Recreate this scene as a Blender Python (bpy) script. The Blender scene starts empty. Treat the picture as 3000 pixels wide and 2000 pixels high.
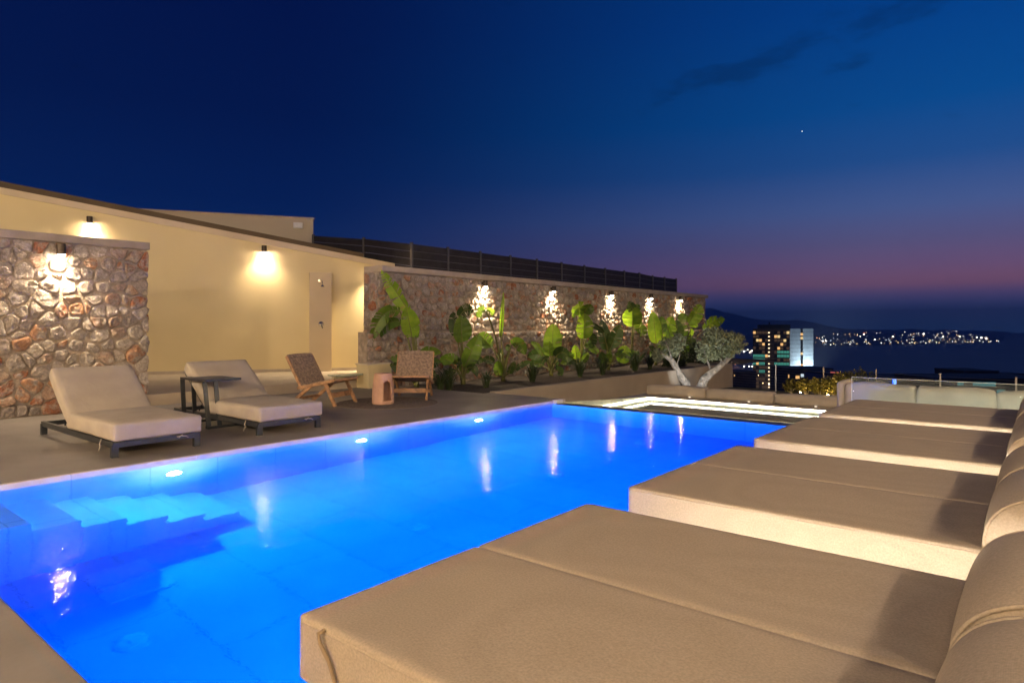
import bpy, bmesh, math, random
from mathutils import Vector, Matrix, noise
R = math.radians
random.seed(7)
scene = bpy.context.scene
col = scene.collection

# ------------------------------------------------------------------ camera
F, YH, TH, EYE = 1902.6, 955.0, 0.6868, 1.2
CS, SN = math.cos(TH), math.sin(TH)
cam_d = bpy.data.cameras.new("camera")
cam = bpy.data.objects.new("camera", cam_d)
col.objects.link(cam)
cam.location = (0, 0, EYE)
cam.rotation_euler = (R(90), 0, TH)
cam_d.sensor_width = 36
cam_d.lens = F / 3000 * 36
cam_d.shift_y = -45 / 3000
cam_d.clip_start = 0.05
cam_d.clip_end = 60000
scene.camera = cam

# ------------------------------------------------------------------ dusk sky
world = bpy.data.worlds.new("World")
scene.world = world
world.use_nodes = True


def srgb(r, g, b):
    f = lambda c: c / 12.92 if c <= 0.04045 else ((c + 0.055) / 1.055) ** 2.4
    return (f(r / 255), f(g / 255), f(b / 255), 1)


def build_world():
    nt = world.node_tree
    N, L = nt.nodes, nt.links
    N.clear()
    out = N.new("ShaderNodeOutputWorld")
    bg = N.new("ShaderNodeBackground")
    tc = N.new("ShaderNodeTexCoord")
    sep = N.new("ShaderNodeSeparateXYZ")
    L.new(tc.outputs["Generated"], sep.inputs[0])
    asin = N.new("ShaderNodeMath"); asin.operation = 'ARCSINE'
    L.new(sep.outputs["Z"], asin.inputs[0])
    el = N.new("ShaderNodeMath"); el.operation = 'DIVIDE'; el.inputs[1].default_value = math.pi / 2
    L.new(asin.outputs[0], el.inputs[0])

    def ramp(stops):
        r = N.new("ShaderNodeValToRGB")
        r.color_ramp.interpolation = 'EASE' if False else 'LINEAR'
        e = r.color_ramp.elements
        while len(e) > 1:
            e.remove(e[-1])
        e[0].position = stops[0][0] / 90
        e[0].color = srgb(*stops[0][1])
        for d, c in stops[1:]:
            k = e.new(d / 90); k.color = srgb(*c)
        L.new(el.outputs[0], r.inputs[0])
        return r
    west = ramp([(0, (64, 98, 156)), (1.6, (80, 92, 152)), (2.4, (108, 94, 146)), (3.3, (148, 102, 132)), (4.6, (128, 98, 138)), (6.5, (102, 96, 142)),
                 (9, (78, 99, 156)), (12.5, (34, 84, 152)), (16.5, (4, 79, 152)), (24, (0, 65, 142)), (40, (0, 48, 112)), (90, (0, 26, 76))])
    east = ramp([(0, (48, 78, 132)), (3, (28, 56, 110)), (6, (14, 44, 98)), (10, (2, 32, 88)), (17, (0, 23, 76)), (25, (0, 19, 72)), (90, (0, 15, 60))])
    # sunset lies to the right of the pool's long axis
    ang = TH - R(45)
    nrm = N.new("ShaderNodeVectorMath"); nrm.operation = 'MULTIPLY'; nrm.inputs[1].default_value = (1, 1, 0)
    L.new(tc.outputs["Generated"], nrm.inputs[0])
    nn = N.new("ShaderNodeVectorMath"); nn.operation = 'NORMALIZE'
    L.new(nrm.outputs[0], nn.inputs[0])
    dot = N.new("ShaderNodeVectorMath"); dot.operation = 'DOT_PRODUCT'
    dot.inputs[1].default_value = (-math.sin(ang), math.cos(ang), 0)
    L.new(nn.outputs[0], dot.inputs[0])
    mr = N.new("ShaderNodeMapRange"); mr.inputs[1].default_value = 0.42; mr.inputs[2].default_value = 1.0
    L.new(dot.outputs["Value"], mr.inputs[0])
    pw = N.new("ShaderNodeMath"); pw.operation = 'POWER'; pw.inputs[1].default_value = 1.9
    L.new(mr.outputs[0], pw.inputs[0])
    mix = N.new("ShaderNodeMix"); mix.data_type = 'RGBA'
    L.new(pw.outputs[0], mix.inputs[0])
    L.new(east.outputs[0], mix.inputs[6]); L.new(west.outputs[0], mix.inputs[7])
    # thin dark cloud banks: stretched noise on a flat cloud deck
    az = N.new("ShaderNodeMath"); az.operation = 'MAXIMUM'; az.inputs[1].default_value = 0.02
    L.new(sep.outputs["Z"], az.inputs[0])
    proj = N.new("ShaderNodeVectorMath"); proj.operation = 'DIVIDE'
    comb = N.new("ShaderNodeCombineXYZ")
    for i in range(3):
        L.new(az.outputs[0], comb.inputs[i])
    L.new(tc.outputs["Generated"], proj.inputs[0]); L.new(comb.outputs[0], proj.inputs[1])
    ns = N.new("ShaderNodeTexNoise"); ns.inputs["Scale"].default_value = 5.0; ns.inputs["Detail"].default_value = 8; ns.inputs["Roughness"].default_value = 0.62
    L.new(proj.outputs[0], ns.inputs["Vector"])
    acc = None
    for cx_, cy_, rot, sx, sy in ((-0.98, 2.56, -16, 0.40, 0.17), (-0.36, 2.33, -24, 0.42, 0.14), (-0.55, 2.75, -10, 0.12, 0.07)):
        of = N.new("ShaderNodeVectorMath"); of.operation = 'SUBTRACT'; of.inputs[1].default_value = (cx_, cy_, 1)
        L.new(proj.outputs[0], of.inputs[0])
        mp = N.new("ShaderNodeMapping"); mp.vector_type = 'TEXTURE'; mp.inputs["Rotation"].default_value = (0, 0, R(rot)); mp.inputs["Scale"].default_value = (sx, sy, 1)
        L.new(of.outputs[0], mp.inputs[0])
        ln = N.new("ShaderNodeVectorMath"); ln.operation = 'LENGTH'; L.new(mp.outputs[0], ln.inputs[0])
        q = N.new("ShaderNodeMapRange"); q.inputs[1].default_value = 1.5; q.inputs[2].default_value = 0.0; L.new(ln.outputs["Value"], q.inputs[0])
        if acc is None: acc = q
        else:
            mxx = N.new("ShaderNodeMath"); mxx.operation = 'MAXIMUM'; L.new(acc.outputs[0], mxx.inputs[0]); L.new(q.outputs[0], mxx.inputs[1]); acc = mxx
    sm = N.new("ShaderNodeMath"); sm.operation = 'ADD'; L.new(acc.outputs[0], sm.inputs[0])
    n2_ = N.new("ShaderNodeMath"); n2_.operation = 'MULTIPLY'; n2_.inputs[1].default_value = 2.6; L.new(ns.outputs["Fac"], n2_.inputs[0]); L.new(n2_.outputs[0], sm.inputs[1])
    cr = N.new("ShaderNodeMapRange"); cr.inputs[1].default_value = 1.55; cr.inputs[2].default_value = 2.3; cr.inputs[3].default_value = 1; cr.inputs[4].default_value = 0.70
    cr.interpolation_type = 'SMOOTHSTEP'
    L.new(sm.outputs[0], cr.inputs[0])
    mul = N.new("ShaderNodeMix"); mul.data_type = 'RGBA'; mul.blend_type = 'MULTIPLY'; mul.inputs[0].default_value = 1
    L.new(mix.outputs[2], mul.inputs[6]); L.new(cr.outputs[0], mul.inputs[7])
    L.new(mul.outputs[2], bg.inputs[0])
    bg.inputs[1].default_value = 1.0
    L.new(bg.outputs[0], out.inputs[0])


build_world()
vs = scene.view_settings
vs.view_transform = 'Standard'; vs.look = 'None'; vs.exposure = 0; vs.gamma = 1; vs.use_curve_mapping = False
cy = scene.cycles
cy.use_denoising = True
try:
    cy.denoiser = 'OPENIMAGEDENOISE'; cy.denoising_input_passes = 'RGB_ALBEDO_NORMAL'
except Exception:
    pass
cy.max_bounces = 10; cy.diffuse_bounces = 4; cy.glossy_bounces = 5; cy.transmission_bounces = 8; cy.transparent_max_bounces = 8
cy.volume_bounces = 0
cy.sample_clamp_indirect = 16.0
cy.use_adaptive_sampling = True; cy.adaptive_threshold = 0.012
cy.caustics_reflective = True; cy.caustics_refractive = True

# ------------------------------------------------------------------ pixel helpers (photo pixel -> place)


def P(x, y, z=0.0):
    Z = F * (EYE - z) / (y - YH); X = (x - 1500) * Z / F
    return Vector((X * CS - Z * SN, X * SN + Z * CS, z))


def ray(x):
    X = (x - 1500) / F
    return (X * CS - SN, X * SN + CS)


def at(x, y, Z):
    d = ray(x)
    return Vector((d[0] * Z, d[1] * Z, EYE - (y - YH) / F * Z))


def onX(x, y, Xw):
    d = ray(x); return at(x, y, Xw / d[0])


def onY(x, y, Yw):
    d = ray(x); return at(x, y, Yw / d[1])


# ------------------------------------------------------------------ materials
MATS = {}


def mat(name, base, rough=0.6, metal=0.0, noise_scale=None, noise_amt=0.15, bump=0.0, bump_scale=40.0, spec=0.5, detail=4.0, coord='Object', col2=None, weave=None, rand=0.0, alpha=None, trans=0.0, sss=None, bump_dist=0.01):
    m = bpy.data.materials.new(name); m.use_nodes = True
    nt = m.node_tree; N, L = nt.nodes, nt.links
    b = N["Principled BSDF"]
    b.inputs["Base Color"].default_value = (*base, 1)
    b.inputs["Roughness"].default_value = rough
    b.inputs["Metallic"].default_value = metal
    b.inputs["Specular IOR Level"].default_value = spec
    if trans:
        b.inputs["Transmission Weight"].default_value = trans
    tc = N.new("ShaderNodeTexCoord")
    colout = None
    if noise_scale:
        n = N.new("ShaderNodeTexNoise"); n.inputs["Scale"].default_value = noise_scale; n.inputs["Detail"].default_value = detail
        L.new(tc.outputs[coord], n.inputs["Vector"])
        mx = N.new("ShaderNodeMix"); mx.data_type = 'RGBA'
        c2 = col2 or tuple(c * (1 - noise_amt * 2) for c in base)
        mx.inputs[6].default_value = (*c2, 1); mx.inputs[7].default_value = (*[min(1, c * (1 + noise_amt)) for c in base], 1)
        mr = N.new("ShaderNodeMapRange"); mr.inputs[1].default_value = 0.3; mr.inputs[2].default_value = 0.7
        L.new(n.outputs["Fac"], mr.inputs[0]); L.new(mr.outputs[0], mx.inputs[0])
        colout = mx.outputs[2]
    if rand:
        oi = N.new("ShaderNodeObjectInfo")
        hv = N.new("ShaderNodeHueSaturation")
        mr2 = N.new("ShaderNodeMapRange"); mr2.inputs[3].default_value = 1 - rand; mr2.inputs[4].default_value = 1 + rand
        L.new(oi.outputs["Random"], mr2.inputs[0]); L.new(mr2.outputs[0], hv.inputs["Value"])
        if colout: L.new(colout, hv.inputs["Color"])
        else: hv.inputs["Color"].default_value = (*base, 1)
        colout = hv.outputs[0]
    h = None
    if bump:
        n2 = N.new("ShaderNodeTexNoise"); n2.inputs["Scale"].default_value = bump_scale; n2.inputs["Detail"].default_value = 5
        L.new(tc.outputs[coord], n2.inputs["Vector"])
        h = n2.outputs["Fac"]
        bp = N.new("ShaderNodeBump"); bp.inputs["Strength"].default_value = bump; bp.inputs["Distance"].default_value = bump_dist
        L.new(h, bp.inputs["Height"]); L.new(bp.outputs[0], b.inputs["Normal"])
    if weave:
        w1 = N.new("ShaderNodeTexWave"); w1.wave_type = 'BANDS'; w1.bands_direction = 'X'; w1.inputs["Scale"].default_value = weave
        w2 = N.new("ShaderNodeTexWave"); w2.wave_type = 'BANDS'; w2.bands_direction = 'Y'; w2.inputs["Scale"].default_value = weave
        w3 = N.new("ShaderNodeTexWave"); w3.wave_type = 'BANDS'; w3.bands_direction = 'Z'; w3.inputs["Scale"].default_value = weave
        for w in (w1, w2, w3):
            w.inputs["Distortion"].default_value = 1.2; w.inputs["Detail"].default_value = 1; w.inputs["Detail Scale"].default_value = 2
            L.new(tc.outputs[coord], w.inputs["Vector"])
        a1 = N.new("ShaderNodeMath"); a1.operation = 'ADD'; a2 = N.new("ShaderNodeMath"); a2.operation = 'ADD'
        L.new(w1.outputs["Fac"], a1.inputs[0]); L.new(w2.outputs["Fac"], a1.inputs[1]); L.new(a1.outputs[0], a2.inputs[0]); L.new(w3.outputs["Fac"], a2.inputs[1])
        bp2 = N.new("ShaderNodeBump"); bp2.inputs["Strength"].default_value = 0.22; bp2.inputs["Distance"].default_value = 0.002
        L.new(a2.outputs[0], bp2.inputs["Height"])
        if bump: L.new(bp.outputs[0], bp2.inputs["Normal"])
        L.new(bp2.outputs[0], b.inputs["Normal"])
        # thread-to-thread tone
        mv = N.new("ShaderNodeMapRange"); mv.inputs[2].default_value = 2.4; mv.inputs[3].default_value = 0.90; mv.inputs[4].default_value = 1.05
        L.new(a2.outputs[0], mv.inputs[0])
        hs = N.new("ShaderNodeHueSaturation"); L.new(mv.outputs[0], hs.inputs["Value"])
        if colout: L.new(colout, hs.inputs["Color"])
        else: hs.inputs["Color"].default_value = (*base, 1)
        colout = hs.outputs[0]
    if colout: L.new(colout, b.inputs["Base Color"])
    MATS[name] = m
    return m


def emit(name, color, strength, sample=False):
    m = bpy.data.materials.new(name); m.use_nodes = True
    nt = m.node_tree; N, L = nt.nodes, nt.links
    N.remove(N["Principled BSDF"])
    e = N.new("ShaderNodeEmission"); e.inputs[0].default_value = (*color, 1); e.inputs[1].default_value = strength
    L.new(e.outputs[0], N["Material Output"].inputs[0])
    m.cycles.emission_sampling = 'AUTO' if sample else 'NONE'
    MATS[name] = m
    return m


M_deck = mat('terrace_microcement', (0.205, 0.185, 0.168), 0.5, noise_scale=1.3, noise_amt=0.16, bump=0.12, bump_scale=30, detail=9, coord='Object')
M_cream = mat('cream_render', (0.69, 0.585, 0.335), 0.85, noise_scale=0.8, noise_amt=0.04, bump=0.15, bump_scale=60, detail=6)
M_beige = mat('beige_render', (0.33, 0.28, 0.22), 0.8, noise_scale=1.5, noise_amt=0.08, bump=0.15, bump_scale=50, detail=6)
M_coping = mat('coping_stone', (0.45, 0.38, 0.30), 0.7, noise_scale=4, noise_amt=0.08, bump=0.1, bump_scale=40)
M_mortar = mat('mortar', (0.38, 0.315, 0.255), 0.95, noise_scale=9, noise_amt=0.2, bump=0.8, bump_scale=55, bump_dist=0.02)
M_fabric = mat('outdoor_fabric', (0.325, 0.272, 0.215), 0.85, noise_scale=150, noise_amt=0.09, weave=230, spec=0.15, detail=6)


def cloth_creases(m, amt, sc):
    nt = m.node_tree; N, L = nt.nodes, nt.links
    b = N["Principled BSDF"]; src = b.inputs["Normal"].links[0].from_node
    tc = N.new("ShaderNodeTexCoord"); mp = N.new("ShaderNodeMapping"); mp.inputs["Scale"].default_value = sc
    L.new(tc.outputs["Object"], mp.inputs[0])
    n = N.new("ShaderNodeTexNoise"); n.inputs["Scale"].default_value = 1; n.inputs["Detail"].default_value = 3; n.inputs["Distortion"].default_value = 1.2
    L.new(mp.outputs[0], n.inputs["Vector"])
    mr = N.new("ShaderNodeMapRange"); mr.inputs[1].default_value = 0.50; mr.inputs[2].default_value = 0.68; mr.interpolation_type = 'SMOOTHSTEP'
    L.new(n.outputs["Fac"], mr.inputs[0])
    bp = N.new("ShaderNodeBump"); bp.inputs["Strength"].default_value = amt; bp.inputs["Distance"].default_value = 0.012
    L.new(mr.outputs[0], bp.inputs["Height"])
    if src.type == 'BUMP': L.new(bp.outputs[0], src.inputs["Normal"])


cloth_creases(M_fabric, 0.025, (1.8, 1.8, 1.2))
M_fabric2 = mat('pale_fabric', (0.40, 0.35, 0.285), 0.85, noise_scale=5, noise_amt=0.05, spec=0.2, bump=0.2, bump_scale=6, bump_dist=0.02)
cloth_creases(M_fabric2, 0.12, (5, 5, 2.5))
M_darkmetal = mat('dark_metal', (0.055, 0.06, 0.065), 0.4, metal=0.6, noise_scale=20, noise_amt=0.1)
M_bronze = mat('bronze_metal', (0.06, 0.045, 0.035), 0.45, metal=0.7, noise_scale=20, noise_amt=0.1)
M_chrome = mat('chrome', (0.8, 0.8, 0.8), 0.12, metal=1.0, noise_scale=30, noise_amt=0.02)
M_steel = mat('brushed_steel', (0.50, 0.46, 0.42), 0.35, metal=0.9, noise_scale=25, noise_amt=0.06)
M_black = mat('black_stone', (0.03, 0.027, 0.025), 0.35, noise_scale=8, noise_amt=0.2, bump=0.2, bump_scale=60)
M_wood = mat('teak_wood', (0.42, 0.235, 0.115), 0.5, noise_scale=14, noise_amt=0.25, bump=0.1, bump_scale=60, detail=6)
M_rope = mat('woven_rope', (0.36, 0.265, 0.195), 0.9, noise_scale=30, noise_amt=0.25, bump=0.6, bump_scale=120)
M_terracotta = mat('terracotta', (0.55, 0.335, 0.235), 0.85, noise_scale=5, noise_amt=0.12, bump=0.2, bump_scale=50)
M_rug = mat('jute_rug', (0.155, 0.125, 0.10), 0.95, noise_scale=18, noise_amt=0.25, bump=0.5, bump_scale=120)
M_soil = mat('soil', (0.028, 0.018, 0.012), 0.95, noise_scale=6, noise_amt=0.3, bump=1.0, bump_scale=25, bump_dist=0.05)
M_lawn = mat('lawn_grass', (0.075, 0.07, 0.02), 0.95, noise_scale=2.5, noise_amt=0.25, bump=1.0, bump_scale=60, bump_dist=0.04)
M_fence = mat('dark_composite', (0.022, 0.02, 0.022), 0.55, noise_scale=6, noise_amt=0.2)
M_post = mat('grey_post', (0.12, 0.12, 0.125), 0.5, metal=0.3, noise_scale=10, noise_amt=0.1)
M_pool = mat('pool_plaster', (0.62, 0.66, 0.70), 0.6, noise_scale=2.2, noise_amt=0.05, bump=0.08, bump_scale=14, detail=5)


def pool_joints():
    nt = M_pool.node_tree; N, L = nt.nodes, nt.links
    b = N["Principled BSDF"]; src = b.inputs["Base Color"].links[0].from_socket
    tc = N.new("ShaderNodeTexCoord"); br = N.new("ShaderNodeTexBrick")
    br.inputs["Scale"].default_value = 1.0; br.inputs["Brick Width"].default_value = 1.2; br.inputs["Row Height"].default_value = 0.6; br.inputs["Mortar Size"].default_value = 0.006
    br.inputs["Color1"].default_value = (1, 1, 1, 1); br.inputs["Color2"].default_value = (0.93, 0.93, 0.93, 1); br.inputs["Mortar"].default_value = (0.72, 0.72, 0.72, 1)
    L.new(tc.outputs["Object"], br.inputs["Vector"])
    mx = N.new("ShaderNodeMix"); mx.data_type = 'RGBA'; mx.blend_type = 'MULTIPLY'; mx.inputs[0].default_value = 1
    L.new(src, mx.inputs[6]); L.new(br.outputs["Color"], mx.inputs[7]); L.new(mx.outputs[2], b.inputs["Base Color"])


pool_joints()
M_pooledge = mat('pool_edge_stone', (0.62, 0.55, 0.50), 0.5, noise_scale=6, noise_amt=0.07, rand=0.06)
M_whiteplastic = mat('white_plastic', (0.75, 0.75, 0.73), 0.4, noise_scale=10, noise_amt=0.03)
M_spafloor = mat('spa_stone', (0.58, 0.63, 0.48), 0.6, noise_scale=3, noise_amt=0.2)
M_bark = mat('olive_bark', (0.34, 0.31, 0.27), 0.95, noise_scale=9, noise_amt=0.3, bump=1.0, bump_scale=18, bump_dist=0.05)
M_brownwall = mat('brown_render', (0.13, 0.095, 0.06), 0.9, noise_scale=1.5, noise_amt=0.1)
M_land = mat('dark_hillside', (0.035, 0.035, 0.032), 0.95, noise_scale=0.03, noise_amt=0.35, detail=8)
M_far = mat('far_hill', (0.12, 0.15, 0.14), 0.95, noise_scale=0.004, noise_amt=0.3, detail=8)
M_tower = mat('tower_concrete', (0.07, 0.06, 0.055), 0.85, noise_scale=0.2, noise_amt=0.15)
M_towerwhite = mat('tower_white_wall', (0.60, 0.66, 0.72), 0.8, noise_scale=0.15, noise_amt=0.06)
M_windark = mat('dark_glass', (0.02, 0.022, 0.028), 0.12, noise_scale=0.5, noise_amt=0.3)
M_roofdark = mat('dark_roof', (0.03, 0.03, 0.034), 0.8, noise_scale=0.3, noise_amt=0.2)
M_lilac = mat('pale_wall', (0.30, 0.28, 0.34), 0.85, noise_scale=0.3, noise_amt=0.08)

M_bulb = emit('warm_bulb', (1.0, 0.76, 0.52), 480)
M_led = emit('led_strip_white', (1.0, 0.88, 0.74), 16, True)
M_ledwarm = emit('led_strip_warm', (1.0, 0.88, 0.72), 135, True)
M_poolbulb = emit('pool_lamp_lens', (0.9, 0.95, 1.0), 40)
M_winwarm = emit('window_lit_warm', (1.0, 0.55, 0.20), 1.1)
M_winyel = emit('window_lit_yellow', (1.0, 0.70, 0.30), 1.0)
M_winteal = emit('window_lit_teal', (0.12, 0.62, 0.48), 0.55)
M_facadeglow = emit('window_dim', (0.45, 0.27, 0.16), 0.13)  # faint glow added to tower panes to lift the dark brown facade
M_wincool = emit('window_lit_cool', (0.75, 0.9, 1.0), 0.9)
M_stairlamp = emit('stair_lamp', (1.0, 0.72, 0.42), 2.6)
M_tealpanel = emit('shop_lit_teal', (0.15, 0.55, 0.60), 0.35)
M_bluesign = emit('sign_blue', (0.0, 0.12, 1.0), 2.2)
M_signglyph = emit('sign_glyph', (0.4, 0.75, 1.0), 2.5)
M_star = emit('star_white', (1, 0.95, 0.9), 3)
M_red = emit('sign_red', (0.9, 0.2, 0.16), 0.6)


def leafmat(name, c1, c2, trans=0.35, rough=0.42, scale=7.0, rand=0.18):
    m = bpy.data.materials.new(name); m.use_nodes = True
    nt = m.node_tree; N, L = nt.nodes, nt.links
    b = N["Principled BSDF"]
    tc = N.new("ShaderNodeTexCoord"); n = N.new("ShaderNodeTexNoise"); n.inputs["Scale"].default_value = scale; n.inputs["Detail"].default_value = 3
    L.new(tc.outputs["Object"], n.inputs["Vector"])
    mx = N.new("ShaderNodeMix"); mx.data_type = 'RGBA'; mx.inputs[6].default_value = (*c1, 1); mx.inputs[7].default_value = (*c2, 1)
    mr = N.new("ShaderNodeMapRange"); mr.inputs[1].default_value = 0.3; mr.inputs[2].default_value = 0.7
    L.new(n.outputs["Fac"], mr.inputs[0]); L.new(mr.outputs[0], mx.inputs[0])
    oi = N.new("ShaderNodeObjectInfo"); hv = N.new("ShaderNodeHueSaturation")
    m2 = N.new("ShaderNodeMapRange"); m2.inputs[3].default_value = 1 - rand; m2.inputs[4].default_value = 1 + rand
    L.new(oi.outputs["Random"], m2.inputs[0]); L.new(m2.outputs[0], hv.inputs["Value"]); L.new(mx.outputs[2], hv.inputs["Color"])
    L.new(hv.outputs[0], b.inputs["Base Color"]); b.inputs["Roughness"].default_value = rough
    tr = N.new("ShaderNodeBsdfTranslucent"); L.new(hv.outputs[0], tr.inputs[0])
    ms = N.new("ShaderNodeMixShader"); ms.inputs[0].default_value = trans
    L.new(b.outputs[0], ms.inputs[1]); L.new(tr.outputs[0], ms.inputs[2]); L.new(ms.outputs[0], N["Material Output"].inputs[0])
    MATS[name] = m
    return m


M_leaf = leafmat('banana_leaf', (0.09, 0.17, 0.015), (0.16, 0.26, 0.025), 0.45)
M_leafbright = leafmat('bright_banana_leaf', (0.17, 0.33, 0.015), (0.29, 0.42, 0.03), 0.5)  # brightness of the downlit leaves is put into this colour
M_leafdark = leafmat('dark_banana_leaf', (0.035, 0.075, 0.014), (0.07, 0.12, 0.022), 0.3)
M_stem = leafmat('leaf_stalk', (0.10, 0.12, 0.02), (0.18, 0.17, 0.04), 0.1)
M_grass = leafmat('grass_blade', (0.03, 0.06, 0.015), (0.07, 0.10, 0.03), 0.25)
M_olive = leafmat('olive_leaf', (0.09, 0.13, 0.05), (0.46, 0.50, 0.34), 0.2, 0.4, 45)
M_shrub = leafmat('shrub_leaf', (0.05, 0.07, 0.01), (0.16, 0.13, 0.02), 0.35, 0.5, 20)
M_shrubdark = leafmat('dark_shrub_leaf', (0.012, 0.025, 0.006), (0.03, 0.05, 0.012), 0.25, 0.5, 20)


def stone_material():
    m = bpy.data.materials.new('field_stone'); m.use_nodes = True
    nt = m.node_tree; N, L = nt.nodes, nt.links
    b = N["Principled BSDF"]; b.inputs["Roughness"].default_value = 0.95; b.inputs["Specular IOR Level"].default_value = 0.12
    tc = N.new("ShaderNodeTexCoord"); oi = N.new("ShaderNodeObjectInfo")
    geo = N.new("ShaderNodeNewGeometry")
    add = N.new("ShaderNodeMath"); add.operation = 'ADD'
    L.new(oi.outputs["Random"], add.inputs[0]); L.new(geo.outputs["Random Per Island"], add.inputs[1])
    fr = N.new("ShaderNodeMath"); fr.operation = 'FRACT'; L.new(add.outputs[0], fr.inputs[0])
    cr = N.new("ShaderNodeValToRGB"); e = cr.color_ramp.elements
    cr.color_ramp.interpolation = 'CONSTANT'
    stops = [(0, (0.40, 0.34, 0.30)), (0.14, (0.48, 0.42, 0.37)), (0.28, (0.40, 0.27, 0.20)), (0.42, (0.34, 0.29, 0.26)), (0.54, (0.46, 0.26, 0.16)), (0.66, (0.50, 0.44, 0.38)), (0.78, (0.38, 0.16, 0.09)), (0.88, (0.44, 0.33, 0.26))]
    e[0].color = (*stops[0][1], 1)
    e.remove(e[1])
    for p, c in stops[1:]:
        k = e.new(p); k.color = (*c, 1)
    L.new(fr.outputs[0], cr.inputs[0])
    n = N.new("ShaderNodeTexNoise"); n.inputs["Scale"].default_value = 7; n.inputs["Detail"].default_value = 8; n.inputs["Roughness"].default_value = 0.65
    L.new(geo.outputs["Position"], n.inputs["Vector"])
    mr = N.new("ShaderNodeMapRange"); mr.inputs[1].default_value = 0.45; mr.inputs[2].default_value = 0.62
    L.new(n.outputs["Fac"], mr.inputs[0])
    mx = N.new("ShaderNodeMix"); mx.data_type = 'RGBA'; mx.inputs[7].default_value = (0.42, 0.37, 0.32, 1)
    L.new(mr.outputs[0], mx.inputs[0]); L.new(cr.outputs[0], mx.inputs[6])
    n2 = N.new("ShaderNodeTexNoise"); n2.inputs["Scale"].default_value = 32; n2.inputs["Detail"].default_value = 6; n2.inputs["Roughness"].default_value = 0.7
    L.new(geo.outputs["Position"], n2.inputs["Vector"])
    m3 = N.new("ShaderNodeMapRange"); m3.inputs[1].default_value = 0.35; m3.inputs[2].default_value = 0.6; m3.inputs[3].default_value = 0.68; m3.inputs[4].default_value = 1.12
    L.new(n2.outputs["Fac"], m3.inputs[0])
    hv = N.new("ShaderNodeHueSaturation"); L.new(m3.outputs[0], hv.inputs["Value"]); L.new(mx.outputs[2], hv.inputs["Color"])
    L.new(hv.outputs[0], b.inputs["Base Color"])
    bp = N.new("ShaderNodeBump"); bp.inputs["Strength"].default_value = 1.0; bp.inputs["Distance"].default_value = 0.05
    n3 = N.new("ShaderNodeTexNoise"); n3.inputs["Scale"].default_value = 16; n3.inputs["Detail"].default_value = 9; n3.inputs["Roughness"].default_value = 0.7
    L.new(geo.outputs["Position"], n3.inputs["Vector"])
    L.new(n3.outputs["Fac"], bp.inputs["Height"]); L.new(bp.outputs[0], b.inputs["Normal"])
    return m


M_stone = stone_material()


def water_mat(name, dens, color, bump, scale, rough=0.0, stretch=(1, 1, 1), refl=1.0):
    m = bpy.data.materials.new(name); m.use_nodes = True
    nt = m.node_tree; N, L = nt.nodes, nt.links
    N.remove(N["Principled BSDF"])
    g = N.new("ShaderNodeBsdfRefraction"); g.inputs["IOR"].default_value = 1.333; g.inputs["Roughness"].default_value = rough
    gl = N.new("ShaderNodeBsdfGlossy"); gl.inputs["Roughness"].default_value = rough
    fr = N.new("ShaderNodeFresnel"); fr.inputs["IOR"].default_value = 1.333
    fm = N.new("ShaderNodeMath"); fm.operation = 'MULTIPLY'; L.new(fr.outputs[0], fm.inputs[0])
    gm = N.new("ShaderNodeNewGeometry"); rm = N.new("ShaderNodeMapRange"); rm.inputs[3].default_value = refl; rm.inputs[4].default_value = 1.0
    L.new(gm.outputs["Backfacing"], rm.inputs[0]); L.new(rm.outputs[0], fm.inputs[1])
    ms = N.new("ShaderNodeMixShader"); L.new(fm.outputs[0], ms.inputs[0]); L.new(g.outputs[0], ms.inputs[1]); L.new(gl.outputs[0], ms.inputs[2])
    tc = N.new("ShaderNodeTexCoord"); mp = N.new("ShaderNodeMapping"); mp.inputs["Scale"].default_value = stretch
    L.new(tc.outputs["Object"], mp.inputs[0])
    n = N.new("ShaderNodeTexNoise"); n.inputs["Scale"].default_value = scale; n.inputs["Detail"].default_value = 4; n.inputs["Roughness"].default_value = 0.55
    L.new(mp.outputs[0], n.inputs["Vector"])
    bp = N.new("ShaderNodeBump"); bp.inputs["Strength"].default_value = bump; bp.inputs["Distance"].default_value = 0.01
    L.new(n.outputs["Fac"], bp.inputs["Height"])
    for q in (g, gl, fr): L.new(bp.outputs[0], q.inputs["Normal"])
    L.new(ms.outputs[0], N["Material Output"].inputs["Surface"])
    v = N.new("ShaderNodeVolumeAbsorption"); v.inputs["Color"].default_value = (*color, 1); v.inputs["Density"].default_value = dens
    L.new(v.outputs[0], N["Material Output"].inputs["Volume"])
    return m


M_water = water_mat('pool_water', 1.6, (0.0, 0.785, 0.977), 0.42, 6.0, refl=0.42)
M_spawater = water_mat('spa_water', 0.3, (0.45, 0.85, 0.6), 0.10, 2.0, refl=0.7)


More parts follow.
